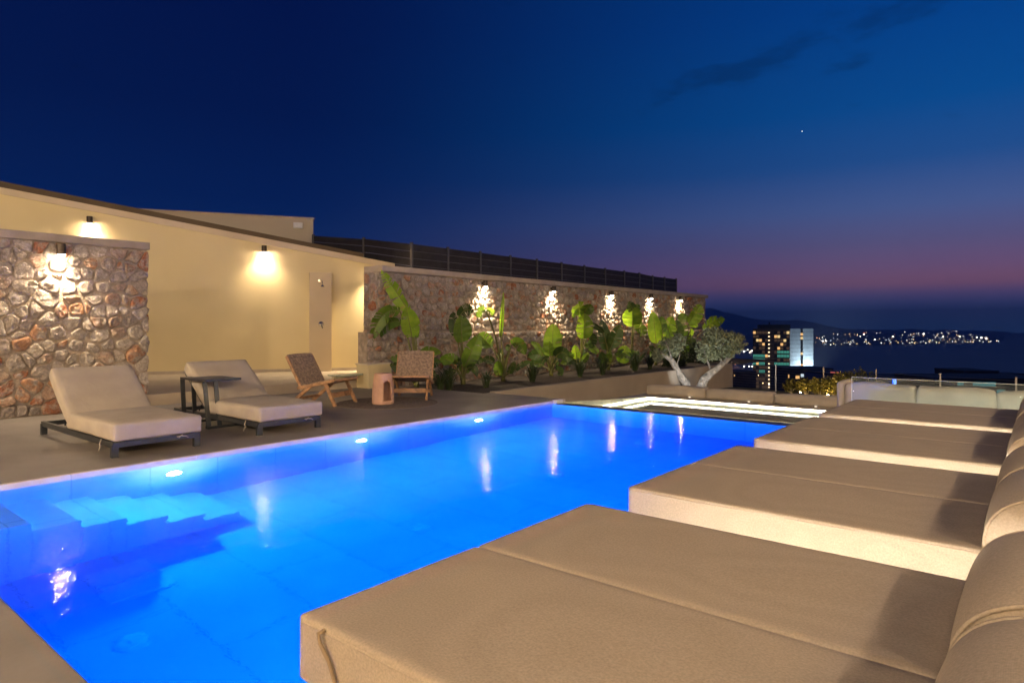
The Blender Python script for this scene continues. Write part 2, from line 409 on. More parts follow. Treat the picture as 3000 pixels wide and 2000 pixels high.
def glass_mat():
    m = bpy.data.materials.new('clear_glass'); m.use_nodes = True
    nt = m.node_tree; N, L = nt.nodes, nt.links
    N.remove(N["Principled BSDF"])
    t = N.new("ShaderNodeBsdfTransparent"); t.inputs[0].default_value = (0.88, 0.93, 0.92, 1)
    g = N.new("ShaderNodeBsdfGlossy"); g.inputs["Roughness"].default_value = 0.03
    f = N.new("ShaderNodeFresnel"); f.inputs[0].default_value = 1.5
    d = N.new("ShaderNodeBsdfDiffuse"); d.inputs[0].default_value = (0.6, 0.7, 0.68, 1)
    n = N.new("ShaderNodeTexNoise"); n.inputs["Scale"].default_value = 3
    tc = N.new("ShaderNodeTexCoord"); L.new(tc.outputs["Object"], n.inputs["Vector"])
    mr = N.new("ShaderNodeMapRange"); mr.inputs[1].default_value = 0.35; mr.inputs[2].default_value = 0.75; mr.inputs[3].default_value = 0.03; mr.inputs[4].default_value = 0.10
    L.new(n.outputs["Fac"], mr.inputs[0])
    m0 = N.new("ShaderNodeMixShader"); L.new(mr.outputs[0], m0.inputs[0]); L.new(t.outputs[0], m0.inputs[1]); L.new(d.outputs[0], m0.inputs[2])
    m1 = N.new("ShaderNodeMixShader"); L.new(f.outputs[0], m1.inputs[0]); L.new(m0.outputs[0], m1.inputs[1]); L.new(g.outputs[0], m1.inputs[2])
    L.new(m1.outputs[0], N["Material Output"].inputs[0])
    return m


M_glass = glass_mat()


def sea_mat():
    m = bpy.data.materials.new('sea_water'); m.use_nodes = True
    nt = m.node_tree; N, L = nt.nodes, nt.links
    b = N["Principled BSDF"]; b.inputs["Base Color"].default_value = (0.004, 0.012, 0.028, 1); b.inputs["Roughness"].default_value = 0.45; b.inputs["IOR"].default_value = 1.33
    tc = N.new("ShaderNodeTexCoord"); mp = N.new("ShaderNodeMapping"); mp.inputs["Scale"].default_value = (0.006, 0.02, 1)
    L.new(tc.outputs["Object"], mp.inputs[0])
    n = N.new("ShaderNodeTexNoise"); n.inputs["Scale"].default_value = 1; n.inputs["Detail"].default_value = 6; L.new(mp.outputs[0], n.inputs["Vector"])
    bp = N.new("ShaderNodeBump"); bp.inputs["Strength"].default_value = 0.5; bp.inputs["Distance"].default_value = 4
    L.new(n.outputs["Fac"], bp.inputs["Height"]); L.new(bp.outputs[0], b.inputs["Normal"])
    return m


M_sea = sea_mat()

# ------------------------------------------------------------------ mesh helpers


class MB:
    def __init__(s):
        s.v = []; s.f = []; s.smooth = False

    def add(s, vs, fs):
        o = len(s.v)
        s.v += [tuple(v) for v in vs]
        s.f += [tuple(i + o for i in f) for f in fs]
        return s

    def box(s, x0, y0, z0, x1, y1, z1):
        vs = [(x, y, z) for z in (z0, z1) for (x, y) in ((x0, y0), (x1, y0), (x1, y1), (x0, y1))]
        return s.add(vs, [(3, 2, 1, 0), (4, 5, 6, 7), (0, 1, 5, 4), (1, 2, 6, 5), (2, 3, 7, 6), (3, 0, 4, 7)])

    def hexa(s, p):  # 4 bottom + 4 top points (both counter-clockwise from above)
        return s.add(p, [(3, 2, 1, 0), (4, 5, 6, 7), (0, 1, 5, 4), (1, 2, 6, 5), (2, 3, 7, 6), (3, 0, 4, 7)])

    def bar(s, a, b, w, d, up=(0, 0, 1)):  # rectangular bar from a to b
        a = Vector(a); b = Vector(b); t = (b - a).normalized()
        u = Vector(up)
        if abs(t.dot(u)) > 0.98: u = Vector((1, 0, 0))
        x = t.cross(u).normalized(); y = x.cross(t).normalized()
        q = [x * (-w / 2) + y * (-d / 2), x * (w / 2) + y * (-d / 2), x * (w / 2) + y * (d / 2), x * (-w / 2) + y * (d / 2)]
        vs = [a + k for k in q] + [b + k for k in q]
        return s.add(vs, [(3, 2, 1, 0), (4, 5, 6, 7), (0, 1, 5, 4), (1, 2, 6, 5), (2, 3, 7, 6), (3, 0, 4, 7)])

    def tube(s, pts, rad, n=8, caps=True):
        pts = [Vector(p) for p in pts]
        rs = rad if isinstance(rad, (list, tuple)) else [rad] * len(pts)
        vs = []; prev = None
        for i, p in enumerate(pts):
            t = (pts[min(i + 1, len(pts) - 1)] - pts[max(i - 1, 0)]).normalized()
            u = prev if prev is not None else (Vector((0, 0, 1)) if abs(t.z) < 0.9 else Vector((1, 0, 0)))
            x = t.cross(u)
            if x.length < 1e-5: x = t.cross(Vector((0, 1, 0)))
            x.normalize(); y = x.cross(t).normalized(); prev = y
            for k in range(n):
                a = 2 * math.pi * k / n
                vs.append(p + (x * math.cos(a) + y * math.sin(a)) * rs[i])
        fs = []
        for i in range(len(pts) - 1):
            for k in range(n):
                fs.append((i * n + k, i * n + (k + 1) % n, (i + 1) * n + (k + 1) % n, (i + 1) * n + k))
        if caps:
            fs.append(tuple(range(n - 1, -1, -1))); fs.append(tuple((len(pts) - 1) * n + k for k in range(n)))
        return s.add(vs, fs)

    def lathe(s, prof, n=24, c=(0, 0, 0)):
        vs = []; fs = []
        for r, z in prof:
            for k in range(n):
                a = 2 * math.pi * k / n
                vs.append((c[0] + r * math.cos(a), c[1] + r * math.sin(a), c[2] + z))
        m = len(prof)
        for i in range(m - 1):
            for k in range(n):
                fs.append((i * n + k, i * n + (k + 1) % n, (i + 1) * n + (k + 1) % n, (i + 1) * n + k))
        return s.add(vs, fs)

    def build(s, name, m, parent=None, smooth=False, bevel=0.0, auto=None):
        me = bpy.data.meshes.new(name)
        me.from_pydata(s.v, [], s.f)
        me.update()
        if bevel:
            bm = bmesh.new(); bm.from_mesh(me)
            bmesh.ops.remove_doubles(bm, verts=bm.verts, dist=1e-5)
            bmesh.ops.bevel(bm, geom=[e for e in bm.edges if len(e.link_faces) == 2 and e.calc_face_angle(0) > 0.5], offset=bevel, segments=2, profile=0.6, affect='EDGES', clamp_overlap=True)
            bm.to_mesh(me); bm.free()
        if smooth:
            for p in me.polygons: p.use_smooth = True
        if auto:
            for p in me.polygons: p.use_smooth = True
            try: me.set_sharp_from_angle(angle=auto)
            except Exception: pass
        return link(name, me, m, parent)


def link(name, me, m=None, parent=None):
    if m and not me.materials: me.materials.append(m)
    o = bpy.data.objects.new(name, me); col.objects.link(o)
    if parent: o.parent = parent
    return o


def tag(o, label, cat, group=None):
    o["label"] = label; o["category"] = cat
    if group: o["group"] = group
    return o


def thing(name, loc, label, cat, group=None, rz=0.0):
    o = bpy.data.objects.new(name, None); col.objects.link(o)
    o.location = loc; o.rotation_euler = (0, 0, rz); o.empty_display_size = 0.1
    return tag(o, label, cat, group)


def struct(o):
    o["kind"] = "structure"; return o


def stuff(o):
    o["kind"] = "stuff"; return o


def copy_tree(o, parent=None):
    c = o.copy(); col.objects.link(c); c.parent = parent
    for ch in list(o.children):
        copy_tree(ch, c)
    return c


def add_light(name, kind, loc, power, color, parent=None, size=0.05, rot=None, spot=None, blend=0.6, spread=None, aim=None, sy=None):
    d = bpy.data.lights.new(name, kind); d.energy = power; d.color = color
    if kind in ('POINT', 'SPOT'): d.shadow_soft_size = size
    if kind == 'SPOT':
        d.spot_size = spot; d.spot_blend = blend
    if kind == 'AREA':
        d.shape = 'DISK' if sy is None else 'RECTANGLE'; d.size = size
        if sy: d.size_y = sy
        if spread: d.spread = spread
    o = bpy.data.objects.new(name, d); col.objects.link(o); o.location = loc
    if aim is not None:
        o.rotation_euler = (Vector(aim) - Vector(loc)).to_track_quat('-Z', 'Y').to_euler()
    elif rot: o.rotation_euler = rot
    if parent: o.parent = parent
    return o


def cushion(name, m, parent, x0, y0, z0, x1, y1, z1, r=0.03, puff=0.0, cuts=7, wrinkle=0.0, seed=0, smooth=True):
    """soft box: rounded edges, puffed faces, a few dents"""
    bm = bmesh.new()
    bmesh.ops.create_cube(bm, size=2)
    bmesh.ops.subdivide_edges(bm, edges=bm.edges[:], cuts=cuts, use_grid_fill=True)
    cx, cy_, cz = (x0 + x1) / 2, (y0 + y1) / 2, (z0 + z1) / 2
    h = Vector(((x1 - x0) / 2, (y1 - y0) / 2, (z1 - z0) / 2))
    inner = Vector([max(k - r, 0) for k in h])

    def warp(u):  # denser rows near the edges
        return math.copysign(1 - (1 - abs(u)) ** 1.7, u)
    for v in bm.verts:
        u = Vector([warp(k) for k in v.co])
        p = Vector([u[i] * h[i] for i in range(3)])
        q = Vector([max(-inner[i], min(inner[i], p[i])) for i in range(3)])
        d = p - q
        if d.length > 1e-9: p = q + d.normalized() * r if d.length > 1e-9 and sum(1 for i in range(3) if abs(d[i]) > 1e-9) > 0 else p
        for i in range(3):
            if abs(abs(u[i]) - 1) < 1e-6:
                j, k = [a for a in range(3) if a != i]
                p[i] += math.copysign(puff * (1 - u[j] ** 2) * (1 - u[k] ** 2), u[i])
        if wrinkle:
            p += Vector((noise.noise(p * 4 + Vector((seed, 3, 1))), noise.noise(p * 4 + Vector((seed, 7, 5))), noise.noise(p * 3.1 + Vector((seed, 1, 9))))) * wrinkle
        v.co = p + Vector((cx, cy_, cz))
    me = bpy.data.meshes.new(name); bm.to_mesh(me); bm.free()
    for p in me.polygons: p.use_smooth = smooth
    return link(name, me, m, parent)


# ================================================================== SETTING
PX0, PX1, PY0, PY1, ZW = -6.08, -1.68, 0.79, 8.42, -0.04      # pool outline, water level
FLOOR = ZW - 1.37


def prism(poly, z0, z1):
    b = MB(); n = len(poly)
    vs = [(x, y, z0) for x, y in poly] + [(x, y, z1) for x, y in poly]
    fs = [tuple(range(n - 1, -1, -1)), tuple(range(n, 2 * n))] + [(i, (i + 1) % n, n + (i + 1) % n, n + i) for i in range(n)]
    return b.add(vs, fs)


# --- terrace
deck = MB()
deck.box(-20, -5, -0.3, PX0 - 0.006, 8.64, 0)
deck.box(-7.74, 8.64, -0.3, PX0 - 0.006, 8.80, 0)
deck.box(PX0 - 0.006, -5, -0.3, PX1 + 0.006, PY0 - 0.006, 0)
deck.box(PX1 + 0.006, -5, -0.3, 9.0, 8.34, 0)
struct(deck.build('terrace_deck', M_deck))
plat = prism([(-10.41, 4.0), (-10.41, 8.62), (-12.0, 10.2), (-18.6, -0.5), (-10.8, -0.5), (-10.8, 4.0)], -0.05, 0.17)
struct(plat.build('raised_platform', mat('platform_stone', (0.42, 0.35, 0.26), 0.7, noise_scale=2, noise_amt=0.07, bump=0.1, bump_scale=30)))
struct(prism([(-11.12, 12.15), (-10.87, 12.35), (-10.87, 25), (-60, 25), (-60, -12), (-26, -12), (-18.62, 0.0)], -0.5, 2.2).build('upper_ground', M_soil))
low = MB()
low.box(-7.60, 8.80, -1.0, -2.3, 12.9, -0.80)
low.box(-2.3, 8.34, -1.0, 6.0, 12.9, -0.60)
struct(low.build('sunken_floor', M_deck))

# --- pool
pool = MB()
pool.add([(PX0, PY0, 0.0 - 0.004), (PX1, PY0, -0.004), (PX1, PY1, ZW - 0.02), (PX0, PY1, ZW - 0.02), (PX0, PY0, FLOOR), (PX1, PY0, FLOOR), (PX1, PY1, FLOOR), (PX0, PY1, FLOOR), (PX0, PY1, -0.004), (PX1, PY1, -0.004)],
         [(4, 5, 6, 7), (0, 1, 5, 4), (1, 9, 6, 5), (2, 3, 7, 6), (8, 0, 4, 7)])
swim = pool.build('swimming_pool', M_pool); struct(swim)
for i in range(-1, 6):
    d = 0.33 + 0.168 * i; y1 = 1.33 + 0.292 * i
    b = MB(); b.box(PX0 - 0.01, y1 - 0.292 if i >= 0 else PY0 - 0.01, FLOOR - 0.01, -5.26 + 0.0005 * i, y1, ZW - d)
    b.build('step', M_pool, swim, bevel=0.008)
for k in range(8):
    y0 = 0.80 + k * 1.0
    b = MB(); b.box(PX0 - 0.05, y0, -0.065, PX0 + 0.003, min(y0 + 0.994, 8.80), 0.004)
    b.build('edge_tile', M_pooledge, swim, bevel=0.004)
b = MB(); b.box(PX0 - 0.03, 8.46, -0.3, PX0 + 0.06, 8.64, 0.02); b.build('edge_post', M_whiteplastic, swim, bevel=0.004)
b = MB(); b.box(PX0 + 0.06, 8.422, -1.5, PX1, 8.64, ZW + 0.004); b.build('overflow_edge', M_black, swim, bevel=0.006)
wat = MB(); wat.box(PX0 - 0.02, PY0 - 0.02, FLOOR - 0.02, PX1 + 0.02, PY1 + 0.0015, ZW)
struct(wat.build('pool_water', M_water))

M_poolglow = emit('pool_lamp_glow', (0.60, 0.52, 1.0), 4000, True)
for y, w_ in ((2.60, 'right above the pool steps'), (4.68, 'in the middle of three'), (6.67, 'closest to the overflow edge')):
    t = thing('pool_light', (PX0, y, ZW - 0.40), 'round white underwater lamp in the lounger-side pool wall ' + w_, 'pool light', 'underwater lamps in the pool wall')
    b = MB(); b.lathe([(0.06, 0.006), (0.056, 0.020), (0.036, 0.032), (0.0, 0.037)], 20); o = b.build('lens', M_poolglow, t); o.rotation_euler = (0, R(90), 0)
    b = MB(); b.lathe([(0.06, 0.0), (0.062, 0.007), (0.072, 0.006), (0.078, 0.0)], 20); o = b.build('trim_ring', M_pool, t, smooth=True); o.rotation_euler = (0, R(90), 0)
M_poolglow2 = emit('pool_lamp_glow_low', (0.50, 0.50, 1.0), 2700, True)
for y in (1.55, 3.65, 5.75):
    t = thing('pool_light', (PX1, y, ZW - 0.40), 'round white underwater lamp in the pool wall below the daybeds', 'pool light', 'underwater lamps below the daybeds')
    b = MB(); b.lathe([(0.06, 0.006), (0.056, 0.020), (0.036, 0.032), (0.0, 0.037)], 20); o = b.build('lens', M_poolglow2, t); o.rotation_euler = (0, R(-90), 0)
    b = MB(); b.lathe([(0.06, 0.0), (0.062, 0.007), (0.072, 0.006), (0.078, 0.0)], 20); o = b.build('trim_ring', M_pool, t, smooth=True); o.rotation_euler = (0, R(-90), 0)
for x, y, w_ in ((-4.0, 1.47, 'beside the drain grate'), (-4.0, 3.70, 'second from the drain grate'), (-4.0, 5.60, 'third from the drain grate'), (-4.0, 7.5, 'closest to the overflow edge')):
    t = thing('pool_inlet', (x, y, FLOOR), 'small round white floor inlet on the pool bottom ' + w_, 'pool inlet', 'floor inlets in the pool')
    b = MB(); b.lathe([(0.0, 0.008), (0.06, 0.009), (0.085, 0.006), (0.09, 0.0)], 20); b.build('cover', M_whiteplastic, t, smooth=True)
    b = MB(); b.lathe([(0.02, 0.007), (0.016, 0.012), (0.0, 0.013)], 12); b.build('screw_cap', M_whiteplastic, t, smooth=True)
t = thing('pool_drain', (-4.75, 1.75, FLOOR), 'square drain grate flush in the pool floor below the steps', 'drain grate')
b = MB()
for k in range(2): b.box(-0.26 + k * 0.26, -0.2, 0.0, -0.262 + k * 0.26 + 0.25, 0.2, 0.012)
b.build('grate_plate', M_whiteplastic, t, bevel=0.003)

# --- spa / overflow basin beyond the infinity edge
SX0, SX1, SY0, SY1, SZ = -6.04, -2.3, 8.66, 11.66, -0.275
spa = MB(); spa.add([(SX0, SY0, -0.03), (SX1, SY0, -0.03), (SX1, SY1, -0.2), (SX0, SY1, -0.2), (SX0, SY0, -0.42), (SX1, SY0, -0.42), (SX1, SY1, -0.42), (SX0, SY1, -0.42)],
                    [(4, 5, 6, 7), (0, 1, 5, 4), (1, 2, 6, 5), (2, 3, 7, 6), (3, 0, 4, 7)])
spao = spa.build('spa_basin', M_spafloor); struct(spao)
w2 = MB(); w2.box(SX0 - 0.01, SY0 - 0.01, -0.43, SX1 + 0.01, SY1 + 0.01, SZ); struct(w2.build('spa_water', M_spawater))
M_ledge = mat('spa_ledge_stone', (0.36, 0.30, 0.23), 0.6, noise_scale=3, noise_amt=0.08, bump=0.1, bump_scale=40)
led = MB()
led.box(-6.46, 8.80, -0.8, SX0 - 0.004, 12.3, -0.2); led.box(SX0 - 0.004, SY1 + 0.004, -0.8, SX1 + 0.3, 12.3, -0.2)
struct(led.build('spa_ledge', M_ledge, bevel=0.008))
t = thing('led_strip', (SX0, SY0, -0.22), 'continuous white light strip under the lip of the spa ledge', 'light strip')
b = MB(); b.box(-0.003, 0.02, -0.02, 0.012, 2.985, 0.012); b.build('side_run', M_led, t)
b = MB(); b.box(0.02, 2.988, -0.02, 3.7, 3.003, 0.012); b.build('back_run', M_led, t)
for i, (x, y) in enumerate(((-6.25, 10.55), (-5.35, 11.98), (-4.2, 11.98), (-3.05, 11.98))):
    t = thing('ledge_spot', (x, y, -0.2), 'small round recessed spotlight on the spa ledge ' + ('side arm', 'below the olive tree cushion', 'by the middle cushion', 'by the cushion nearest the sofa')[i], 'spotlight', 'recessed spots along the spa ledge')
    b = MB(); b.lathe([(0.0, 0.012), (0.03, 0.012), (0.045, 0.008), (0.05, 0.0)], 16); b.build('trim', M_chrome, t, smooth=True)
    b = MB(); b.lathe([(0.0, 0.016), (0.022, 0.015), (0.024, 0.010)], 12); b.build('lens', emit('ledge_spot_lens', (1, 0.85, 0.65), 3), t, smooth=True)

# --- low planter wall dropping to the sunken side, soil, lawn
pw = MB(); pw.box(-7.74, 8.805, -1.0, -7.60, 20.25, 0.025)
tag(pw.build('planter_wall', M_beige, bevel=0.006), 'long low grey-beige rendered planter wall below the banana plants', 'low wall')
so = MB(); nx, ny = 12, 60
for j in range(ny + 1):
    for i in range(nx + 1):
        x = -10.5 + 2.75 * i / nx; y = 8.66 + 16.6 * j / ny
        so.v.append((x, y, -0.06 + 0.05 * noise.noise(Vector((x * 1.7, y * 1.7, 0)))))
so.f = [(j * (nx + 1) + i, j * (nx + 1) + i + 1, (j + 1) * (nx + 1) + i + 1, (j + 1) * (nx + 1) + i) for j in range(ny) for i in range(nx)]
struct(so.build('planting_soil', M_soil, smooth=True))
la = MB()
FA, FB = Vector((-7.6, 20.2, 0)), Vector((4.5, 16.3, 0))      # fence line ends
nx, ny = 26, 20
for j in range(ny + 1):
    for i in range(nx + 1):
        x = -7.6 + 12.1 * i / nx; yf = FA.y + (FB.y - FA.y) * (x - FA.x) / (FB.x - FA.x) + 0.5
        y = 12.31 + (yf - 12.31) * j / ny
        z = -0.42 - 0.32 * j / ny + 0.015 * noise.noise(Vector((x * 0.8, y * 0.8, 3)))
        la.v.append((x, y, z))
la.f = [(j * (nx + 1) + i, j * (nx + 1) + i + 1, (j + 1) * (nx + 1) + i + 1, (j + 1) * (nx + 1) + i) for j in range(ny) for i in range(nx)]
struct(la.build('lawn', M_lawn, smooth=True))

# ------------------------------------------------------------------ stone walls


def voronoi_cells(seeds, rect, reach):
    """power diagram: each seed (u, v, weight) takes the cell nearest to it"""
    x0, y0, x1, y1 = rect; cells = []
    for i, (sx, sy, sw) in enumerate(seeds):
        poly = [(x0, y0), (x1, y0), (x1, y1), (x0, y1)]
        near = sorted(((ox - sx) ** 2 + (oy - sy) ** 2, ox, oy, ow) for j, (ox, oy, ow) in enumerate(seeds) if j != i and abs(ox - sx) < reach and abs(oy - sy) < reach)
        for d2, ox, oy, ow in near[:24]:
            k = 0.5 + (sw - ow) / (2 * max(d2, 1e-6))
            mx, my, dx, dy = sx + (ox - sx) * k, sy + (oy - sy) * k, ox - sx, oy - sy
            out = []
            for k in range(len(poly)):
                a, b = poly[k], poly[(k + 1) % len(poly)]
                da = (a[0] - mx) * dx + (a[1] - my) * dy; db = (b[0] - mx) * dx + (b[1] - my) * dy
                if da <= 0: out.append(a)
                if (da < 0 < db) or (db < 0 < da):
                    t = da / (da - db); out.append((a[0] + (b[0] - a[0]) * t, a[1] + (b[1] - a[1]) * t))
            poly = out
            if len(poly) < 3: break
        if len(poly) >= 3: cells.append(poly)
    return cells


def stone_mesh(poly, rng, gap, depth, npts, rings):
    """one field stone: rounded cell outline, rising to an uneven face. local axes u, v, d"""
    A = cx = cy_ = 0
    for k in range(len(poly)):
        a, b = poly[k], poly[(k + 1) % len(poly)]
        c = a[0] * b[1] - b[0] * a[1]; A += c; cx += (a[0] + b[0]) * c; cy_ += (a[1] + b[1]) * c
    if abs(A) < 1e-6: return None
    cx /= 3 * A; cy_ /= 3 * A; A = abs(A) / 2
    # resample the outline evenly, then smooth its corners
    L = [math.dist(poly[k], poly[(k + 1) % len(poly)]) for k in range(len(poly))]
    tot = sum(L); pts = []
    for q in range(npts):
        s = tot * (q + 0.3 * rng.random()) / npts
        k = 0
        while s > L[k] and k < len(L) - 1: s -= L[k]; k += 1
        a, b = poly[k], poly[(k + 1) % len(poly)]; t = s / max(L[k], 1e-6)
        pts.append([a[0] + (b[0] - a[0]) * t - cx, a[1] + (b[1] - a[1]) * t - cy_])
    gap *= rng.uniform(0.6, 2.2)
    for _ in range(1):
        pts = [[(pts[q - 1][i] + 3.2 * pts[q][i] + pts[(q + 1) % npts][i]) / 5.2 for i in (0, 1)] for q in range(npts)]
    size = math.sqrt(A); shr = max(0.5, 1 - 2.0 * gap / size)
    tilt = (rng.uniform(-.25, .25), rng.uniform(-.25, .25)); off = rng.random() * 50
    vs = []; fs = []
    prof = rings
    for r, h in prof:
        for q in range(npts):
            u, v = pts[q][0] * shr * r, pts[q][1] * shr * r
            jit = noise.noise(Vector((u * 10 + off, v * 10, r * 2))) * 0.6 + noise.noise(Vector((u * 26 + off, v * 26, r))) * 0.4
            d = depth * h * (1 + jit) + (tilt[0] * u + tilt[1] * v) * h * 0.6
            k = 1 + 0.16 * noise.noise(Vector((u * 14 + off, v * 14, 5)))
            vs.append((u * k, v * k, d if h > 0 else -0.015))
    vs.append((0, 0, depth * prof[-1][1] * (1.05 + 0.2 * rng.random())))
    for i in range(len(prof) - 1):
        for q in range(npts):
            fs.append((i * npts + q, i * npts + (q + 1) % npts, (i + 1) * npts + (q + 1) % npts, (i + 1) * npts + q))
    o = (len(prof) - 1) * npts
    for q in range(npts): fs.append((o + q, o + (q + 1) % npts, len(vs) - 1))
    return (cx, cy_), vs, fs, A


RINGS_BIG = [(1.0, 0.0), (1.0, 0.5), (0.95, 0.88), (0.80, 1.0), (0.60, 0.98), (0.32, 1.02)]
RINGS_SMALL = [(1.0, 0.0), (0.99, 0.6), (0.86, 0.97), (0.5, 1.0)]


def stone_seeds(u0, v0, u1, v1, su, sv, rng, jit=0.36):
    seeds = []; rows = max(1, round((v1 - v0) / sv)); sv = (v1 - v0) / rows
    for r in range(rows):
        u = u0 + su * rng.uniform(0.1, 0.6)
        while u < u1 + su * 0.2:
            seeds.append((u, v0 + (r + 0.5) * sv + rng.uniform(-jit, jit) * sv, rng.uniform(-0.16, 0.16) * su * sv))
            u += su * rng.uniform(0.5, 1.5)
    return seeds


def lay_stones(parent, rect, su, sv, to_world, axes, gap, depth, npts, rings, rng, limit=None):
    """to_world(u, v) -> point on the face; axes = (u, v, d) unit vectors. Returns the number laid one by one"""
    cells = voronoi_cells(stone_seeds(*rect, su, sv, rng), rect, su * 3.5)
    st = []
    for c in cells:
        r = stone_mesh(c, rng, gap, depth * rng.uniform(0.65, 1.3), npts, rings)
        if r and r[3] > 0.002: st.append(r)
    st.sort(key=lambda r: (to_world(*r[0]) - Vector((0, 0, EYE))).length / math.sqrt(r[3]))
    U, V, D = axes; rest = MB()
    for i, (c, vs, fs, A) in enumerate(st):
        o = to_world(*c)
        if limit is None or i < limit:
            b = MB(); b.add([U * p[0] + V * p[1] + D * p[2] for p in vs], fs)
            s = b.build('stone', M_stone, parent, smooth=True); s.location = o
        else:
            rest.add([o + U * p[0] + V * p[1] + D * p[2] for p in vs], fs)
    if rest.v: stuff(rest.build('far_stones', M_stone, parent, smooth=True))


XW = -10.42
AY, AZ, AX = Vector((0, 1, 0)), Vector((0, 0, 1)), Vector((1, 0, 0))
rng = random.Random(11)
t = thing('stone_wall', (0, 0, 0), 'short rubble stone wall of grey and rust-red stones behind the loungers', 'stone wall')
b = MB(); b.box(-10.86, -0.6, -0.05, XW, 4.06, 2.34); b.build('mortar_core', M_mortar, t)
b = MB(); b.box(-10.9, -0.62, 2.34, XW + 0.05, 4.09, 2.45); b.build('coping', mat('grey_cap', (0.30, 0.255, 0.215), 0.85, noise_scale=5, noise_amt=0.1, bump=0.2, bump_scale=50), t, bevel=0.008)
lay_stones(t, (1.2, 0.0, 4.08, 2.335), 0.215, 0.172, lambda u, v: Vector((XW, u, v)), (AY, AZ, AX), 0.009, 0.036, 20, RINGS_BIG, rng)
lay_stones(t, (-10.84, 0.17, XW, 2.335), 0.24, 0.22, lambda u, v: Vector((u, 4.06, v)), (-AX, AZ, AY), 0.012, 0.03, 12, RINGS_SMALL, rng)

t = thing('stone_wall', (0, 0, 0), 'long two-tier rubble stone wall behind the banana plants', 'stone wall')
YS = 8.42
b = MB(); b.box(-10.86, YS, -0.2, XW, 24.8, 2.31); b.build('mortar_core', M_mortar, t)
b = MB(); b.box(-10.6, YS - 0.34, -0.2, XW + 0.10, 24.7, 1.08); b.build('mortar_plinth', M_mortar, t)
b = MB(); b.box(-10.92, YS + 0.05, 2.31, XW + 0.09, 24.9, 2.43); b.build('coping', M_coping, t, bevel=0.008)
lay_stones(t, (YS, 1.10, 24.75, 2.30), 0.20, 0.155, lambda u, v: Vector((XW, u, v)), (AY, AZ, AX), 0.010, 0.045, 11, RINGS_SMALL, rng, 190)
lay_stones(t, (YS - 0.34, -0.05, 24.6, 1.07), 0.18, 0.145, lambda u, v: Vector((XW + 0.10, u, v)), (AY, AZ, AX), 0.010, 0.05, 11, RINGS_SMALL, rng, 95)
lay_stones(t, (-10.85, 0.17, XW, 2.30), 0.22, 0.2, lambda u, v: Vector((u, YS, v)), (AX, AZ, -AY), 0.010, 0.035, 10, RINGS_SMALL, rng, 12)

# ------------------------------------------------------------------ cream wall and what stands behind it
Q0, WD = Vector((-13.6, 7.55, 0)), Vector((0.523, 0.852, 0)).normalized()
WN = Vector((WD.y, -WD.x, 0))
ANG = math.atan2(WD.y, WD.x)


def W(t, n=0.0, z=0.0):
    p = Q0 + WD * t + WN * n; return Vector((p.x, p.y, z))


def topz(t): return 3.19 - 0.1625 * t


def wall_prism(b, t0, t1, n0, n1, z0a, z0b, z1a, z1b):
    b.hexa([W(t0, n1, z0a), W(t1, n1, z0b), W(t1, n0, z0b), W(t0, n0, z0a), W(t0, n1, z1a), W(t1, n1, z1b), W(t1, n0, z1b), W(t0, n0, z1a)])
    return b


t = thing('cream_wall', W(0), 'tall cream rendered wall with sloping top behind the terrace', 'wall')
inv = Matrix.Translation(W(0)).inverted()


def child(b, name, m, parent, **k):
    o = b.build(name, m, parent, **k)
    o.matrix_parent_inverse = Matrix.Translation(parent.location).inverted() if parent.rotation_euler.z == 0 else parent.matrix_world.inverted()
    return o


child(wall_prism(MB(), -9, 4.6, -0.25, 0, 0, 0, topz(-9) - 0.13, topz(4.6) - 0.13), 'rendered_face', M_cream, t)
child(wall_prism(MB(), -9, 3.1, -0.30, 0.045, topz(-9) - 0.13, topz(3.1) - 0.13, topz(-9), topz(3.1)), 'coping', mat('pale_coping', (0.62, 0.52, 0.37), 0.75, noise_scale=2, noise_amt=0.06), t)
child(wall_prism(MB(), -9, 3.3, 0.0, 0.03, 0.16, 0.16, 0.235, 0.235), 'skirting', M_coping, t)
b = wall_prism(MB(), -10, 3.2, -1.2, -0.95, 1.5, 1.5, topz(-10) + 0.27, topz(3.2) + 0.22)
tag(b.build('garden_wall', M_brownwall), 'dark brown retaining wall just behind the cream wall coping', 'wall')
# upper building volume with its parapet
t = thing('upper_building', (0, 0, 0), 'plain flat-roofed cream building block above the cream wall', 'building')
wall_prism(MB(), -12, 1.36, -6.2, -3.1, 1.8, 1.8, 4.12, 4.12).build('wall', mat('pale_render', (0.50, 0.44, 0.35), 0.85, noise_scale=0.8, noise_amt=0.05, bump=0.1, bump_scale=40), t)
wall_prism(MB(), -12.03, 1.39, -6.23, -3.07, 4.12, 4.12, 4.17, 4.17).build('parapet_cap', M_coping, t)
bx = thing('junction_box', W(0.96, -3.1, 3.93), 'small square pale electrical box on the upper building', 'junction box')
bx.rotation_euler.z = ANG
MB().box(-0.12, -0.10, -0.08, 0.12, 0.0, 0.08).build('box', M_whiteplastic, bx, bevel=0.01)
MB().box(-0.10, -0.115, -0.065, 0.10, -0.1, 0.065).build('lid', M_whiteplastic, bx, bevel=0.006)

